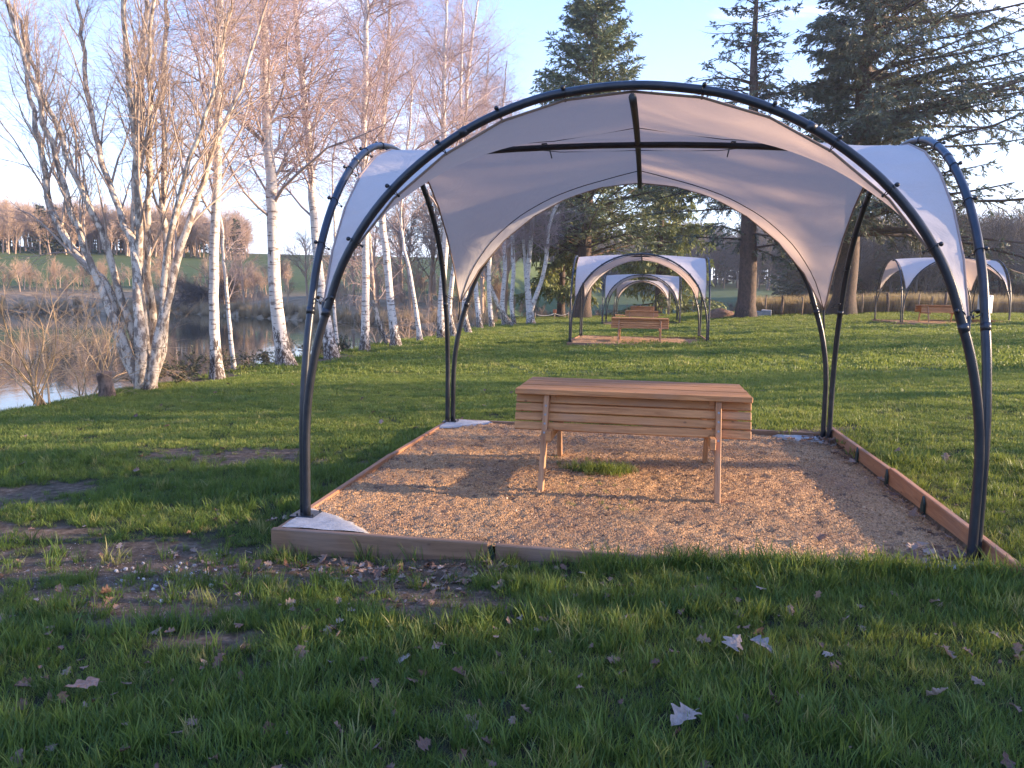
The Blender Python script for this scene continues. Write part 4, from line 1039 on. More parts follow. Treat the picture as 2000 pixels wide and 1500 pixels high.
shrub('willow_shrub', (-9.35, 11.2), 11, 2.0, 5, 'arching bare willow shrub with tan shoots at the left pond edge', arch_=0.13, sub=8, tw=5, r0=.016, rmin=.0028)
shrub('willow_shrub', (-10.0, 12.9), 10, 2.0, 6, 'bare tan shrub leaning over the water between the stump and the left edge', arch_=0.15, sub=8, tw=5, rmin=.0028)
shrub('willow_shrub', (-11.2, 11.8), 10, 2.6, 7, 'thin branched bare shrub at the far left, growing out over the pond', arch_=0.10, sub=8, tw=5, rmin=.0028)
st = empty('tree_stump', (-8.98, 12.3, float(ground_z(-8.98, 12.3))-.02))
P = np.array([(0, 0, -.08), (-.02, 0, .12), (-.05, .01, .3), (-.07, 0, .46), (-.075, 0, .475)]); R = np.array([.15, .125, .115, .12, .02])
link('trunk', bark_mesh('trunk', [(smooth_poly(np.column_stack([P, R]), 14)[:, :3], smooth_poly(np.column_stack([P, R]), 14)[:, 3])], m_brown, 14, 0.4, 0.1, 3), st)
g = np.random.default_rng(8); top = np.zeros((14, 3, 3)); top[:, :, 0] = -.07+g.normal(0, .06, (14, 1)); top[:, :, 1] = g.normal(0, .06, (14, 1)); top[:, :, 2] = (.3, .42, .48)
P, R = spawn(g, top, np.full((14, 3), .014), 1, .6, 1, .5, 1.3, 8, grav=0.10, wob=.09, rs=.6, rmin=.004, up=.4, taper=.3)
C2, R2 = spawn(g, P, R, 6, .2, 1, .6, .5, 5, grav=.1, wob=.13, rs=.6, rmin=.0025, taper=.4)
link('shoots', twig_mesh('shoots', [(P, R, 5, 0), (C2, R2, 3, .5)], m_shoot), st)
tag(st, 'short dark pollarded stump sprouting tan shoots beside the many stemmed tree', 'stump')
for i, (x, y, L, n, lab) in enumerate([(-9.75, 21.5, 1.4, 8, 'low bare bush on the bank behind the stout fissured birch'), (-9.4, 27.5, 1.8, 10, 'bare brown bush over the water right of the dark crooked stem'),
                              (-9.5, 31.5, 2.2, 11, 'tangled bare bush on the bank left of the far left shelter post'), (-9.7, 35.5, 2.4, 11, 'bare bush behind the far left shelter post'), (-9.6, 40.0, 2.6, 11, 'bare scrub between the birches beyond the far left post'),
                              (-10.0, 45.0, 2.8, 11, 'dense bare scrub behind the leaning grey trunk'), (-10.4, 50, 3.0, 11, 'bare scrub at the end of the pond behind the last birches'), (-5.6, 66, 3.2, 11, 'bare hawthorn scrub left of the big conifer trunk')]):
    shrub('bare_bush', (x, y), int(n*.6), L*.8, 40+i, lab, m=m_ftwig if i else m_shoot, arch_=.08, sub=6, tw=4, rmin=0.0022+0.00007*y, group='bare bushes along the bank')

# low dark evergreen sprays on the bank
def needle_set(g, P, per, ln, w, droop=0.0, spread=0.9):
    """flat needle sprays (thin double triangles) along polylines; returns V, tris"""
    K, Np, _ = P.shape; m = per
    t = g.random((K, m))*(Np-1); i = np.minimum(t.astype(int), Np-2); fr = (t-i)[..., None]; k = np.arange(K)[:, None]
    p = P[k, i]*(1-fr)+P[k, i+1]*fr; d = nrm(P[k, i+1]-P[k, i])
    s = nrm(np.cross(d, np.array([0, 0, 1.0])+g.normal(size=d.shape)*0.35)); sg = np.where(g.random((K, m, 1)) < .5, -1, 1)
    dirv = nrm(d*0.75+s*sg*spread*g.uniform(.4, 1.1, (K, m, 1))+np.array([0, 0, -droop])+g.normal(size=d.shape)*0.18)
    L = ln*g.uniform(.55, 1.3, (K, m, 1)); wv = nrm(np.cross(dirv, nrm(g.normal(size=d.shape))))*w*g.uniform(.6, 1.3, (K, m, 1))
    A = p; B = p+dirv*L*0.45+wv; C = p+dirv*L; D = p+dirv*L*0.45-wv
    V = np.stack([A, B, C, D], 2).reshape(-1, 3); n = K*m; b = np.arange(n)*4
    return V, np.concatenate([np.stack([b, b+1, b+2], 1), np.stack([b, b+2, b+3], 1)])
def conifer(key, loc, H, r0, m, seed, label, nb=70, first=0.12, half_=0.22, shape=1.0, up=0.25, subs=18, per=16, ln=0.4, w=0.05, grav=0.03, top_bare=0.0, lean=(0, 0), name='conifer_tree', cat='conifer', group='conifers beyond the lawn', droop=0.05, jag=0.3, asym=0.0, tr_m=None):
    g = np.random.default_rng(seed); z = float(ground_z(loc[0], loc[1]))
    root = empty(name, (loc[0], loc[1], z-0.05))
    zz = np.linspace(0, H, 24); P = np.stack([lean[0]*(zz/H)**1.2+0.05*np.sin(zz*.7), lean[1]*(zz/H)+0.05*np.cos(zz*.6), zz], 1)
    R = r0*(1-zz/H)**0.85+0.02
    link('trunk', bark_mesh('trunk', [(P, R)], tr_m or m_cedbark, 14, 0.8, 0.3, seed), root)
    # branches, whorled, length from the crown profile
    t = np.sort(first+(1-first)*g.random(nb)**0.9*0.985); a = g.random(nb)*6.283
    prof = np.clip((1-t)/(1-first), 0, 1)**shape
    L = H*half_*prof*(1-jag/2+jag*g.random(nb)*1.2)*(1+asym*np.cos(a))+0.35
    b0 = np.stack([np.interp(t*H, zz, P[:, k]) for k in range(3)], 1)
    dd = np.stack([np.cos(a), np.sin(a), up+0.5*(t-0.3)+g.normal(0, .08, nb)], 1); dd = nrm(dd)
    n = 9; Cc = [b0]; cur = b0
    for j in range(n-1):
        dd = nrm(dd+g.normal(size=dd.shape)*.055+np.array([0, 0, grav*(j-4)*0.35-grav*.3])); cur = cur+dd*(L/(n-1))[:, None]; Cc.append(cur)
    C = np.stack(Cc, 1); CR = (0.010+0.011*L)[:, None]*np.linspace(1, .2, n)[None]
    S2, SR = spawn(g, C, CR, subs, 0.10, 1.0, 0.95, 1.0, 5, grav=droop, wob=.09, rs=.4, rmin=.006, taper=.4)
    sc = np.repeat(np.clip(L*0.30, .3, 1.7), subs)*np.tile(np.linspace(1.15, .55, subs), nb)      # side sprays shorten to the tip
    S2 = S2[:, :1]+(S2-S2[:, :1])*sc[:, None, None]; S2[..., 2] = S2[:, :1, 2]+(S2[..., 2]-S2[:, :1, 2])*.5-droop*1.2*np.linspace(0, 1, 5)[None]**2*sc[:, None]
    link('branches', twig_mesh('branches', [(C, CR, 5, .3), (S2, SR, 3, .6)], tr_m or m_cedbark), root)
    keep = np.ones(len(S2), bool)
    if top_bare > 0: tt = np.repeat(t, subs); keep = g.random(len(S2)) > top_bare*sstep(tt, .35, .65)
    V, T = needle_set(g, S2[keep], per, ln, w, droop)
    V2, T2 = needle_set(g, C[t < .5] if top_bare > 0 else C, per*3, ln, w, droop)
    Vs = np.concatenate([V, V2]); 
    o = link('crown', np_mesh('crown', Vs, [np.concatenate([T, T2+len(V)])], [m], False, {'thin': np.repeat(g.random(len(Vs)//4)**2*.6, 4)}), root)
    tag(root, label, cat, group)
    return root
cA = conifer('A', (-5.02, 63.0), 25.5, 0.62, m_fir, 201, 'dense pointed blue green conifer rising above the crown of the nearest shelter', nb=230, first=0.17, half_=0.29, shape=0.72, up=0.42, subs=20, per=14, ln=0.38, w=0.045, grav=0.03, jag=0.35, lean=(.4, 0))
cB = conifer('B', (5.74, 50.0), 20.5, 0.55, m_cedar, 202, 'thin topped cedar with sparse bare upper branches, behind the top of the nearest shelter', nb=110, first=0.20, half_=0.24, asym=-0.22, droop=0.10, shape=0.65, up=0.12, subs=18, per=18, ln=0.26, w=0.032, grav=0.04, top_bare=0.62, lean=(-.35, 0), jag=.7)
cC = conifer('C', (11.65, 52.0), 28.0, 0.68, m_cedar, 203, 'largest cedar with long upswept branches reaching to the right edge', nb=260, first=0.16, half_=0.275, asym=0.50, shape=0.60, droop=0.14, up=0.22, subs=26, per=22, ln=0.32, w=0.036, grav=0.045, lean=(.9, 0), jag=.7)
cD = conifer('D', (0.9, 76.0), 17.0, 0.4, m_spruce, 204, 'yellow green spruce filling the gap under the nearest arch, behind the cedars', nb=110, first=0.08, half_=0.30, shape=0.6, up=0.15, subs=18, per=13, ln=0.5, w=0.07, droop=0.3)
cE = conifer('E', (-7.2, 67.5), 13.5, 0.35, m_spruce, 205, 'drooping olive spruce behind the forked birch', nb=100, first=0.16, half_=0.26, shape=0.55, up=0.10, subs=18, per=13, ln=0.45, w=0.06, droop=0.45)
# dark prostrate needles on the bank under the birches
for i, (x, y, s, lab) in enumerate([(-9.25, 15.2, 0.8, 'dark low evergreen spray on the bank left of the slim straight birch'), (-9.35, 17.0, 0.7, 'dark low evergreen spray right of the slim straight birch'), (-9.5, 14.6, 0.6, 'dark evergreen tangle beside the foot of the many stemmed tree'), (-9.3, 18.9, 0.5, 'small evergreen sprig at the foot of the stout fissured birch'), (-9.1, 23.3, .6, 'small dark evergreen sprig beside the upright birch'), (-9.1, 21.6, .6, 'dark evergreen sprig right of the leaning white birch')]):
    g = np.random.default_rng(300+i); st = np.zeros((16, 3, 3)); st[:, :, 2] = (0, .03, .06); st[:, :, 0] = g.normal(0, .35*s, (16, 1)); st[:, :, 1] = g.normal(0, .5*s, (16, 1))
    P, R = spawn(g, st, np.full((16, 3), .012), 1, .5, 1, .9, .75*s, 6, grav=.05, wob=.12, rs=.6, rmin=.004, up=.35)
    C2, R2 = spawn(g, P, R, 6, .1, 1, .8, .25*s, 4, grav=.03, wob=.1, rs=.6, rmin=.003)
    V, T = needle_set(g, C2, 12, .07, .010); root = empty('juniper_shrub', (x, y, float(ground_z(x, y))))
    link('stems', twig_mesh('stems', [(P, R, 4, 0), (C2, R2, 3, 0)], m_brown), root)
    link('foliage', np_mesh('foliage', V, [T], [m_junip], False, {'thin': np.zeros(len(V))}), root)
    tag(root, lab, 'shrub', 'low evergreens on the bank')

# ------------------------------------------------------------------ far trees and woods
def bare_tree_mesh(seed, H=1.0, m=None, limbs=16, subs=7, tw=5, fat=1.0, ang=0.55):
    g = np.random.default_rng(seed); zz = np.linspace(0, .82*H, 10); P = np.stack([.02*np.sin(zz*5+seed), .02*np.cos(zz*4+seed), zz], 1); R = .016*(1-zz/H)+.003
    C, CR = spawn(g, P[None], R[None], limbs, .22, 1.0, ang*1.25, lambda t: .42*(1.25-t*.8), 6, grav=-.03, wob=.12, rs=.5, rmin=.003*fat, up=.2)
    C2, R2 = spawn(g, C, CR, subs, .2, 1, .6, .17, 4, grav=-.01, wob=.15, rs=.6, rmin=.0018*fat)
    C3, R3 = spawn(g, C2, R2, tw, .1, 1, .65, .075, 3, grav=0, wob=.15, rs=.7, rmin=.0013*fat)
    return twig_mesh('bare_tree', [(P[None], R[None], 6, 0), (C, CR, 3, 0), (C2, R2, 3, 0), (C3, R3, 3, 0)], m)
far_bare = [bare_tree_mesh(s, m=m_ftwig, fat=1.5) for s in (1, 2, 3)]
far_dark = [bare_tree_mesh(s, m=m_dtwig, fat=1.9) for s in (4, 5)]
def far_con(seed):
    g = np.random.default_rng(seed); zz = np.linspace(0, 1, 8); nb = 60; t = .08+.9*g.random(nb); a = g.random(nb)*6.28
    b0 = np.stack([0*t, 0*t, t], 1); L = .22*(1-t)**.8*(0.7+.6*g.random(nb))+.02; dd = np.stack([np.cos(a), np.sin(a), .1+0*a], 1)
    C = b0[:, None]+dd[:, None]*(L[:, None]*np.linspace(0, 1, 4)[None])[..., None]
    V, T = needle_set(g, C, 34, .055, .014, .15)
    tv, tq = tubes(np.stack([0*zz, 0*zz, zz], 1)[None], (.014*(1-zz)+.002)[None], 5)
    me = np_mesh('far_conifer', np.concatenate([V, tv]), [T, tq+len(V)], [m_cedar], False, {'thin': np.zeros(len(V)+len(tv))}); return me
far_fir = [far_con(s) for s in (1, 2)]
def wood(name, P, H, protos, vid, label, cat='wood'):
    n = len(P); r_ = np.stack([rng.normal(0, .04, n), rng.normal(0, .04, n), rng.random(n)*6.28], 1)
    return scatter(name, P, r_, H, protos, vid, kind='stuff', label=label, cat=cat)
pb = [proto('bare_tree', m_) for m_ in far_bare]; pd = [proto('dark_tree', m_) for m_ in far_dark]; pf = [proto('far_conifer', m_) for m_ in far_fir]
# hilltop wood across the pond
def polar(az0, az1, d0, d1, n, keep=None):
    az = np.radians(rng.uniform(az0, az1, n)); d = np.sqrt(rng.uniform(d0**2, d1**2, n)); x = d*np.sin(az); y = d*np.cos(az)
    return np.stack([x, y, ground_z(x, y)-.1], 1)
P = polar(-46, -27.5, 142, 185, 480); n = len(P)
wood('hilltop_wood', P, rng.uniform(4.8, 8.5, n), pb+pf, np.where(rng.random(n) < .06, 3, rng.integers(0, 3, n)), 'brown leafless wood along the hilltop across the pond')
# scrub along the far shore
az = np.radians(rng.uniform(-52, -12, 900)); xs_ = []; 
cand = np.stack([rng.uniform(-75, -9, 9000), rng.uniform(20, 110, 9000)], 1); sd = lake_sd(cand[:, 0], cand[:, 1])
k = (sd > 2.0) & (sd < 16) & (cand[:, 0] < -11) & (cand[:, 1] > 45); cand = cand[k][:230]; n = len(cand)
P = np.column_stack([cand, ground_z(cand[:, 0], cand[:, 1])-.1])
wood('shore_scrub', P, rng.uniform(1.2, 3.4, n), pb, rng.integers(0, 3, n), 'tan leafless scrub along the far shore of the pond', 'scrub')
# individual bare trees over there
k = 0
SPOT = [(-58, 60.5, 8), (-50, 75, 7), (-47, 73, 9), (-40, 72, 6.5), (-37.5, 71, 8.5), (-33, 69, 7.5), (-30, 68.5, 9.5), (-27, 67, 8), (-24.5, 65, 10), (-22, 64, 9), (-20.5, 66, 11), (-18.5, 62, 9.5), (-17, 63, 11), (-15.5, 61, 10), (-14, 60, 9), (-13, 64, 12), (-12, 59, 8.5), (-11, 62, 11), (-16, 70, 12), (-20, 74, 12), (-25, 80, 12), (-30, 84, 11), (-13, 75, 13)]
ORD = ['first', 'second', 'third', 'fourth', 'fifth', 'sixth', 'seventh', 'eighth', 'ninth', 'tenth', 'eleventh', 'twelfth', 'thirteenth', 'fourteenth', 'fifteenth', 'sixteenth', 'seventeenth', 'eighteenth', 'nineteenth', 'twentieth', 'next to last', 'last but two', 'last']
SPOT = [(x, y, H*(0.66 if x < -22 else 0.9)) for x, y, H in SPOT]
SPOT = sorted(SPOT, key=lambda p: p[0]/p[1])
for i, (x, y, H) in enumerate(SPOT):
    o = link('bare_tree', far_bare[i % 3], loc=(x, y, float(ground_z(x, y))-.1)); o.scale = (H, H, H); o.rotation_euler = (0, 0, i*1.9)
    tag(o, '%s leafless tree on the far shore, %s, %s from the left' % ('tall' if H > 9.8 else 'low' if H < 6.2 else 'medium', 'set back from the water' if y > 69.5 and x > -36 else 'near the waterline', ORD[i]), 'tree', 'leafless trees on the far shore')
# round dark brown bush on the far shore
shrub('round_bush', (-41.5, 72.5), 40, 3.4, 61, 'round dark brown bush on the far shore behind the slim birches', m=m_dtwig, arch_=.07, sub=14, tw=7, r0=.03, spread=.9, rmin=.014, group=None)
# dark woods behind the right hand fence
P = polar(9, 40, 105, 150, 560); n = len(P)
wood('dark_wood', P, rng.uniform(8, 13.5, n), pd+pf, np.where(rng.random(n) < .25, 2+rng.integers(0, 2, n), rng.integers(0, 2, n)), 'dark blue wood filling the valley behind the fence on the right')
P = polar(-14, 12, 185, 260, 420); n = len(P)
wood('distant_wood', P, rng.uniform(9, 15, n), pd+pf, np.where(rng.random(n) < .2, 2+rng.integers(0, 2, n), rng.integers(0, 2, n)), 'distant wood at the top of the green field beyond the shelters')
P = polar(4, 24, 84, 92, 240); n = len(P)
wood('valley_hedge', P, rng.uniform(1.2, 3.0, n), pd, rng.integers(0, 2, n), 'dark bramble hedge along the valley below the far field', 'hedge')
P = polar(-9, 1, 84, 96, 130); n = len(P)
wood('valley_hedge', P, rng.uniform(1.0, 2.4, n), pd, rng.integers(0, 2, n), 'low brown scrub beyond the farthest shelter', 'hedge')
# trees out of frame to the right, whose shade falls across the lawn
SH = [(22, 6.2, 7.5, 2), (24, 9.4, 11, 1), (21, 2.6, 9, 0), (23, 7.6, 9, 1), (25, 13.0, 12, 0), (24, 16.6, 12, 1), (27, 4.2, 7, 3), (29, 27, 13, 0), (34, 33, 11, 1), (31, 38, 8, 2),
      (19, -1.0, 9, 2), (27, 21.0, 10, 1), (45, 30, 12, 1), (33, 0, 10, 3)]
P = np.array([(x, y, float(ground_z(x, y))-.1) for x, y, h, v in SH]); n = len(P)
wood('roadside_wood', P, np.array([s[2] for s in SH], float), pd+pf, np.array([s[3] for s in SH]), 'trees outside the frame on the right shading the lawn')

# ------------------------------------------------------------------ fences, tank, mound, blocks
def gz(x, y): return float(ground_z(x, y))
fe = empty('post_fence', (7.4, 53.2, gz(7.4, 53.2)))
FX = [7.3, 8.3, 9.55, 13.2, 14.0, 14.75, 15.7, 16.6, 17.4, 18.2, 19.1, 20.9, 22.0, 23.6, 25.2, 27, 28.8]
base = np.array(fe.location)
for i, x in enumerate(FX):
    y = 53.2+0.10*(x-7.4); z = gz(x, y); h = 1.15+rng.normal(0, .08); dark = i in (1, 5, 9)
    mb = MB(); r = .055 if not dark else .085
    P = np.array([(0, 0, -.1), (rng.normal(0, .02), 0, h*.5), (rng.normal(0, .04), 0, h), (rng.normal(0, .04), 0, h+.02)]); mb.tube(P, np.array([r, r*.95, r*.9, r*.5]), 8)
    o = mb.build('post', [m_post if not dark else m_brown], fe, True, loc=tuple(np.array([x, y, z])-base))
    if dark: o['label'] = 'darker post wrapped in ivy'
for hz_ in (.35, .7, 1.02):
    P = np.array([(x, 53.14+0.10*(x-7.4), gz(x, 53.2)+hz_) for x in FX])-base
    mb = MB(); mb.tube(P, .006, 4); mb.build('wire', [m_wire], fe, True)
tag(fe, 'wooden post and wire fence along the right edge of the lawn behind the separate shelter', 'fence')
fe = empty('field_fence', (-6.6, 70, gz(-6.6, 70))); base = np.array(fe.location)
for i in range(16):
    x = -7.6+i*1.15; y = 71+0.3*i; z = gz(x, y); mb = MB(); mb.tube([(0, 0, -.1), (rng.normal(0, .03), 0, 1.15)], .035, 6); mb.build('post', [m_post], fe, True, loc=tuple(np.array([x, y, z])-base))
for hz_ in (.5, 1.0):
    P = np.array([(-7.6+i*1.15, 71+0.3*i, gz(-7.6+i*1.15, 71+.3*i)+hz_) for i in range(16)])-base
    mb = MB(); mb.tube(P, .008, 4); mb.build('wire', [m_wire], fe, True)
tag(fe, 'thin pale field fence beyond the big conifer trunk and the farthest shelter', 'fence')
fe = empty('rope_barrier', (-6.7, 60.5, gz(-6.7, 60.5))); base = np.array(fe.location)
RX = [(-8.3, 60), (-6.9, 60.6), (-5.9, 61)]
for i, (x, y) in enumerate(RX):
    mb = MB(); mb.tube([(0, 0, -.05), (0, 0, .55)], .03, 7); mb.build('post', [m_post], fe, True, loc=tuple(np.array([x, y, gz(x, y)])-base))
mb = MB(); mb.box((0, 0, 0), (.24, .05, .26)); mb.build('marker', [m_orange], fe, loc=tuple(np.array([-6.9, 60.55, gz(-6.9, 60.6)+.62])-base))
P = []
for a, b_ in zip(RX[:-1], RX[1:]):
    for t in np.linspace(0, 1, 7): x = a[0]*(1-t)+b_[0]*t; y = a[1]*(1-t)+b_[1]*t; P.append((x, y, gz(x, y)+.45-.15*4*t*(1-t)))
mb = MB(); mb.tube(np.array(P)-base, .018, 5); mb.build('rope', [m_rope], fe, True)
tag(fe, 'low white rope barrier with an orange marker beside the big conifer trunk', 'barrier')
# tank
tk = empty('water_tank', (20.0, 53.0, gz(20, 53)))
mb = MB(); mb.tube([(0, 0, 0), (0, 0, .04), (0, 0, 1.0), (0, 0, 1.04)], np.array([.385, .40, .40, .385]), 28); mb.build('body', [m_tank], tk, True)
mb = MB(); mb.tube([(0, 0, 1.04), (0, 0, 1.09), (0, 0, 1.11)], np.array([.41, .41, .38]), 28); mb.build('rim', [m_tank], tk, True)
tag(tk, 'white cylindrical plastic tank by the fence, behind the right hand shelter', 'tank')
def lumpy(name, loc, size, m, seed, label, cat, n=(14, 20)):
    g = np.random.default_rng(seed); V = []; 
    for i in range(n[0]+1):
        ph = math.pi*0.5*i/n[0]
        for j in range(n[1]):
            th = 2*math.pi*j/n[1]; r = 1+0.35*(float(fbm(math.cos(th)*1.4+seed, math.sin(th)*1.4+i*.2, 1.3, 3))-.5)+g.normal(0, .02)
            V.append((size[0]*math.sin(ph)*math.cos(th)*r, size[1]*math.sin(ph)*math.sin(th)*r, size[2]*math.cos(ph)*r-.06))
    q = [(i*n[1]+j, (i+1)*n[1]+j, (i+1)*n[1]+(j+1) % n[1], i*n[1]+(j+1) % n[1]) for i in range(n[0]) for j in range(n[1])]
    o = link(name, np_mesh(name, V, [np.array(q)], [m], True), loc=(loc[0], loc[1], gz(*loc))); return tag(o, label, cat)
lumpy('earth_mound', (4.55, 52.0), (1.0, .8, .62), m_earth, 4, 'heap of reddish brown earth left of the dark cedar trunk', 'mound')
cb = empty('concrete_blocks', (6.85, 51.8, gz(6.85, 51.8)))
for (x, y, z, a, s) in ((-.25, 0, .16, .3, (.55, .5, .34)), (.32, .05, .2, -.2, (.6, .5, .42))):
    mb = MB(); mb.box((0, 0, 0), s, bev=.03); o = mb.build('block', [m_conc], cb, loc=(x, y, z)); o.rotation_euler = (.1, .05, a)
tag(cb, 'pair of tumbled pale concrete blocks right of the dark cedar trunk', 'concrete blocks')

# dry reeds behind the fence
reed = [clump('reed_clump', 60, .28, .7, 1.25, .012, m_reed, seed=s, lean=.35) for s in (31, 32)]
n = 5200; x = rng.uniform(6.6, 34, n); y = rng.uniform(53.9, 60, n)+0.1*(x-7.4); k = in_view(x, y, .3) & (rng.random(n) < .25+1.1*fbm(x, y, .35, 3)); x = x[k]; y = y[k]; n = len(x)
scatter('dry_reeds', np.stack([x, y, ground_z(x, y)], 1), np.stack([rng.normal(0, .1, n), rng.normal(0, .1, n), rng.random(n)*6.28], 1), rng.uniform(.6, 1.05, n), reed, rng.integers(0, 2, n), kind='stuff', label='tan dry reeds and tall grass behind the post fence', cat='reeds')
cand = np.stack([rng.uniform(-80, -9, 16000), rng.uniform(30, 80, 16000)], 1); sd = lake_sd(cand[:, 0], cand[:, 1]); k = (sd > -.2) & (sd < 1.6) & (cand[:, 0] < -10); cand = cand[k]; n = len(cand)
scatter('dry_reeds', np.stack([cand[:, 0], cand[:, 1], ground_z(cand[:, 0], cand[:, 1])], 1), np.stack([rng.normal(0, .1, n), rng.normal(0, .1, n), rng.random(n)*6.28], 1), rng.uniform(.4, .9, n), reed, rng.integers(0, 2, n), kind='stuff', label='low tan reeds along the far shoreline of the pond', cat='reeds')

# ------------------------------------------------------------------ fallen leaves, pebbles, tufts
def oak_leaf(seed):
    g = np.random.default_rng(seed); nL = 3
    n = 17; V = []
    curl = g.uniform(-1.2, 1.6); twist = g.uniform(-.9, .9); cup = g.uniform(-.9, 1.3)
    for i in range(n):
        t = i/(n-1); w = 0.33*math.sin(math.pi*min(1, .05+t**.8*.95))*(1+0.36*math.cos(2*math.pi*nL*t+math.pi)); w = max(w, .012)
        for s, ss in ((-1, 1), (-.45, .5), (0, 0), (.45, .5), (1, 1)):
            y = s*w*(1+g.normal(0, .05)); z = cup*w*abs(s)**1.6*.55+curl*.32*(t-.5)**2+twist*.25*y*(t-.3)*2+g.normal(0, .012)+.02*(abs(s) < .1)
            V.append((t-.5+.03*abs(s), y, z))
    q = [(i*5+j, i*5+j+1, (i+1)*5+j+1, (i+1)*5+j) for i in range(n-1) for j in range(4)]
    V.append((-.72, .02, -.02)); V.append((-.5, .012, 0)); V.append((-.5, -.012, 0))
    b = len(V)
    me = np_mesh('oak_leaf', V, [np.array(q), np.array([(b-3, b-2, b-1)])], [m_leaf], False); return me
leaf_me = [oak_leaf(s) for s in range(8)]
def put_leaf(x, y, size, label, group, dz=0.0, tilt=.35, name='fallen_leaf', i=None, z=None, m=None):
    o = link(name, leaf_me[i if i is not None else int(rng.integers(0, 8))]); zz = gz(x, y) if z is None else z
    o.location = (x, y, zz+dz); o.rotation_euler = (rng.normal(0, tilt), rng.normal(0, tilt), rng.random()*6.28); o.scale = (size,)*3
    if m: o.material_slots[0].link = 'OBJECT'; o.material_slots[0].material = m
    return tag(o, label, 'leaf', group)
G1 = 'dry oak leaves lying in the foreground grass'
put_leaf(.18, 2.80, .135, 'big pale curled leaf low in the foreground grass, the largest one', G1, .075, .2, i=2, m=m_leaf_pale)
put_leaf(.42, 3.46, .12, 'pale folded leaf, left one of a pair in the middle right foreground', G1, .08, .2, i=1, m=m_leaf_pale)
put_leaf(.53, 3.44, .11, 'greyish leaf, right one of a pair in the middle right foreground', G1, .075, .3, i=3, m=m_leaf_grey)
put_leaf(-2.17, 2.75, .13, 'long reddish brown leaf lying flat in the lower left grass', G1, .07, .12, i=5, m=m_leaf_red)
put_leaf(1.13, 3.12, .085, 'pale upright leaf in the right foreground grass', G1, .05, .6, i=4, m=m_leaf_pale)
put_leaf(-.98, 3.2, .09, 'pale brown pointed leaf left of centre in the foreground', G1, .045, .4, i=6, m=m_leaf_pale)
def view_ok(x, y): return bool(in_view(np.array([x]), np.array([y]), .02)[0])
n = 0
while n < 120:
    x = rng.uniform(-3.4, 3.0); y = rng.uniform(2.2, 4.6)
    if not view_ok(x, y): continue
    put_leaf(x, y, rng.uniform(.04, .08), 'small dry oak leaf lying in the foreground grass', G1, rng.uniform(.015, .05), .6); n += 1
G2 = 'leaf litter along the front board of the nearest gravel bed'
n = 0
while n < 55:
    x = rng.normal(-1.35, .55); y = 4.62-abs(rng.normal(0, .28))
    if x < -2.6 or x > .2: continue
    put_leaf(x, y, rng.uniform(.04, .085), 'dry lobed oak leaf in the litter along the front board', G2, rng.uniform(.008, .03), .3); n += 1
G3 = 'dry leaves caught in the right corners of the nearest gravel bed'
for k in range(60):
    if k < 32: x = 1.9-abs(rng.normal(0, .22)); y = 5.0+rng.normal(0, .13)
    elif k < 44: x = 1.98-abs(rng.normal(0, .07)); y = rng.uniform(5.3, 9.1)
    else: x = 1.75+rng.normal(0, .16); y = 9.0+rng.normal(0, .13)
    x = min(x, 2.0); put_leaf(x, max(4.8, min(y, 9.25)), rng.uniform(.07, .12), 'dry pale leaf caught along the right hand board of the gravel bed', G3, .035, .25, z=.0)
G4 = 'leaves scattered on the lawn left and right of the shelter'
n = 0
while n < 34:
    x = rng.uniform(-8, 7); y = rng.uniform(4.8, 14)
    if not view_ok(x, y) or (-2.5 < x < 2.4 and y < 9.5): continue
    put_leaf(x, y, rng.uniform(.06, .10), 'dry leaf lying on the lawn beside the nearest shelter', G4, .045, .4); n += 1
x = np.concatenate([rng.normal(-1.5, .7, 260), rng.uniform(-4.5, 4.5, 560), rng.normal(-1.0, .5, 80)]); y = np.concatenate([4.62-np.abs(rng.normal(0, .3, 260)), rng.uniform(1.8, 6.5, 560), rng.normal(3.95, .35, 80)]); k = off_beds(x, y, .05); x = x[k]; y = y[k]
x = np.concatenate([x, 1.93-np.abs(rng.normal(0, .17, 90)), 2.0-np.abs(rng.normal(0, .06, 50))]); y = np.concatenate([y, 5.02+rng.normal(0, .11, 90), rng.uniform(5.2, 9.2, 50)]); n = len(x)
z = np.where((np.abs(x-PADC[0]) < PHX) & (np.abs(y-7.05) < PHY), .02, ground_z(x, y)+np.where(y < 3.9, .035, .012))
scatter('leaf_litter', np.stack([x, y, z], 1), np.stack([rng.normal(0, .4, n), rng.normal(0, .4, n), rng.random(n)*6.28], 1), rng.uniform(.018, .058, n), [proto('litter_leaf', m_) for m_ in leaf_me[:6]], rng.integers(0, 6, n), kind='stuff', label='crumbled brown leaf litter between the grass blades and along the boards', cat='leaf litter')
# pebbles
peb = [rock('pebble', m_stone, s, flat=.6) for s in (11, 12, 13)]
for k in range(44):
    x = rng.normal(-2.55, .32); y = rng.normal(4.22, .16); o = link('pebble', peb[k % 3], loc=(x, y, gz(x, y)+.006)); s = rng.uniform(.006, .017); o.scale = (s, s, s); o.rotation_euler = tuple(rng.random(3)*.6)
    tag(o, 'small pale pebble on the bare soil left of the near corner board', 'pebble', 'pale pebbles by the corner of the nearest gravel bed')
n = 2600; x = np.concatenate([rng.normal(-2.9, .6, 1500), rng.uniform(-4.6, -.3, 1100)]); y = np.concatenate([rng.normal(4.15, .3, 1500), rng.uniform(3.3, 4.65, 1100)])
scatter('soil_grit', np.stack([x, y, ground_z(x, y)], 1), rng.random((n, 3))*6.28, rng.uniform(.002, .006, n), [proto('grit', rock('grit', m_grit, s_, flat=.6)) for s_ in (21, 22)], rng.integers(0, 2, n), kind='stuff', label='fine grey grit on the bare trodden soil at left', cat='grit')
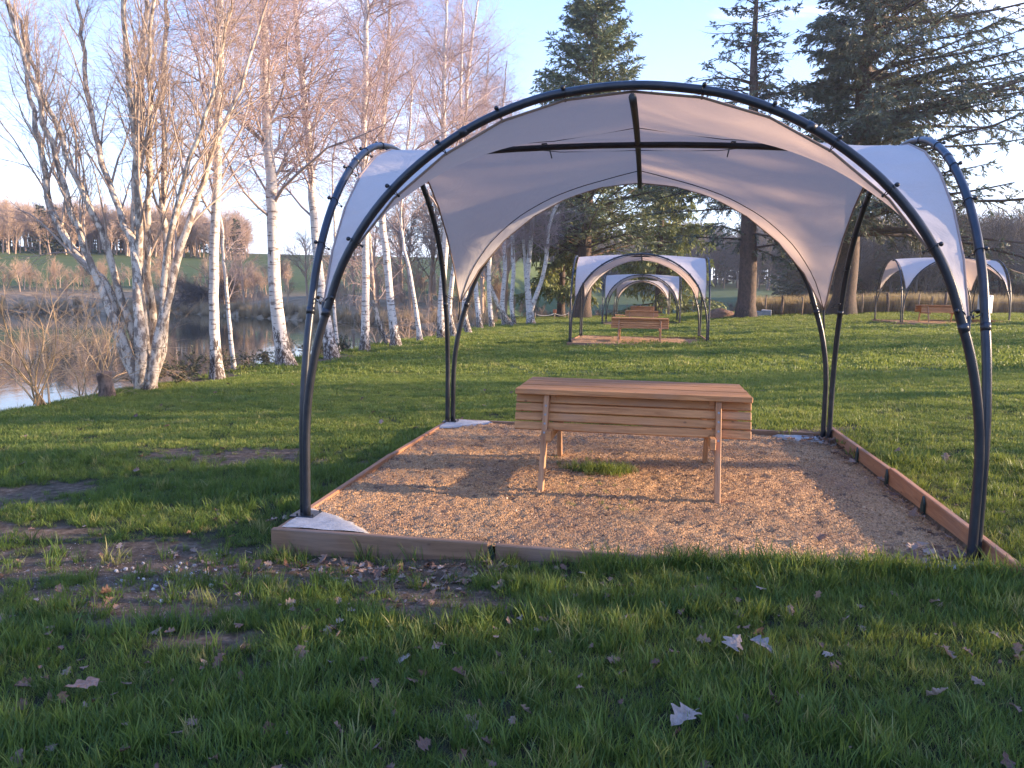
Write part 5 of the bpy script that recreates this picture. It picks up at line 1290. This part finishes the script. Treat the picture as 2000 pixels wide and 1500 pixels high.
# weeds in the gravel
def tuft_patch(x, y, rx, ry, n, s0, s1, label, zz=0.0):
    px = rng.normal(x, rx, n); py = rng.normal(y, ry, n); z = np.full(n, zz)
    return scatter('grass_tuft', np.stack([px, py, z], 1), np.stack([rng.normal(0, .2, n), rng.normal(0, .2, n), rng.random(n)*6.28], 1), rng.uniform(s0, s1, n), nearC, rng.integers(0, 5, n), kind='stuff', label=label, cat='grass tuft')
tuft_patch(-.33, 7.0, .13, .11, 70, .6, 1.15, 'green grass tuft growing in the gravel under the table')
tuft_patch(-.30, 6.3, .16, .35, 26, .2, .4, 'thin green sprouts in the gravel in front of the table')
tuft_patch(-.62, 7.5, .12, .25, 12, .25, .55, 'sparse sprouts beside the back left table leg')
tuft_patch(-.2, 26.2, .5, .9, 70, .5, 1.0, 'green weeds in the gravel under the second table', zz=-.02)
x = np.concatenate([rng.uniform(-.35, 2.3, 285), rng.uniform(-2.6, -.7, 15)]); y = rng.normal(4.62, .045, 300); n = 300
scatter('edge_grass', np.stack([x, np.minimum(y, 4.70), ground_z(x, np.minimum(y, 4.66)-.08)], 1), np.stack([rng.normal(0, .15, n), rng.normal(0, .15, n), rng.random(n)*6.28], 1), rng.uniform(.9, 1.6, n), nearC, rng.integers(0, 5, n), kind='stuff', label='taller grass standing against the front board of the nearest bed', cat='grass')
# thin light tufts on the trodden soil
x = rng.uniform(-4.6, -1.2, 170); y = rng.uniform(3.2, 4.5, 170)
scatter('soil_tufts', np.stack([x, y, ground_z(x, y)], 1), np.stack([rng.normal(0, .2, 170), rng.normal(0, .2, 170), rng.random(170)*6.28], 1), rng.uniform(.5, 1.3, 170), nearC[3:], rng.integers(0, 2, 170), kind='stuff', label='separate upright grass tufts on the bare soil at left', cat='grass')

# ------------------------------------------------------------------ air
if HAZE > 0:
    mh = bpy.data.materials.new('haze'); mh.use_nodes = True; nt = mh.node_tree; nt.nodes.clear()
    o_ = nt.nodes.new('ShaderNodeOutputMaterial'); v_ = nt.nodes.new('ShaderNodeVolumePrincipled')
    v_.inputs['Density'].default_value = HAZE; v_.inputs['Color'].default_value = (0.92, 0.95, 1.0, 1); v_.inputs['Anisotropy'].default_value = 0.3
    nt.links.new(v_.outputs[0], o_.inputs['Volume'])
    mb = MB(); mb.box((0, 0, 0), (1230, 1010, 38), bev=0.01); o = mb.build('haze', [mh], loc=(0, 420, 13.5)); tag(o, kind='stuff', label='thin evening haze over the whole park', cat='haze')
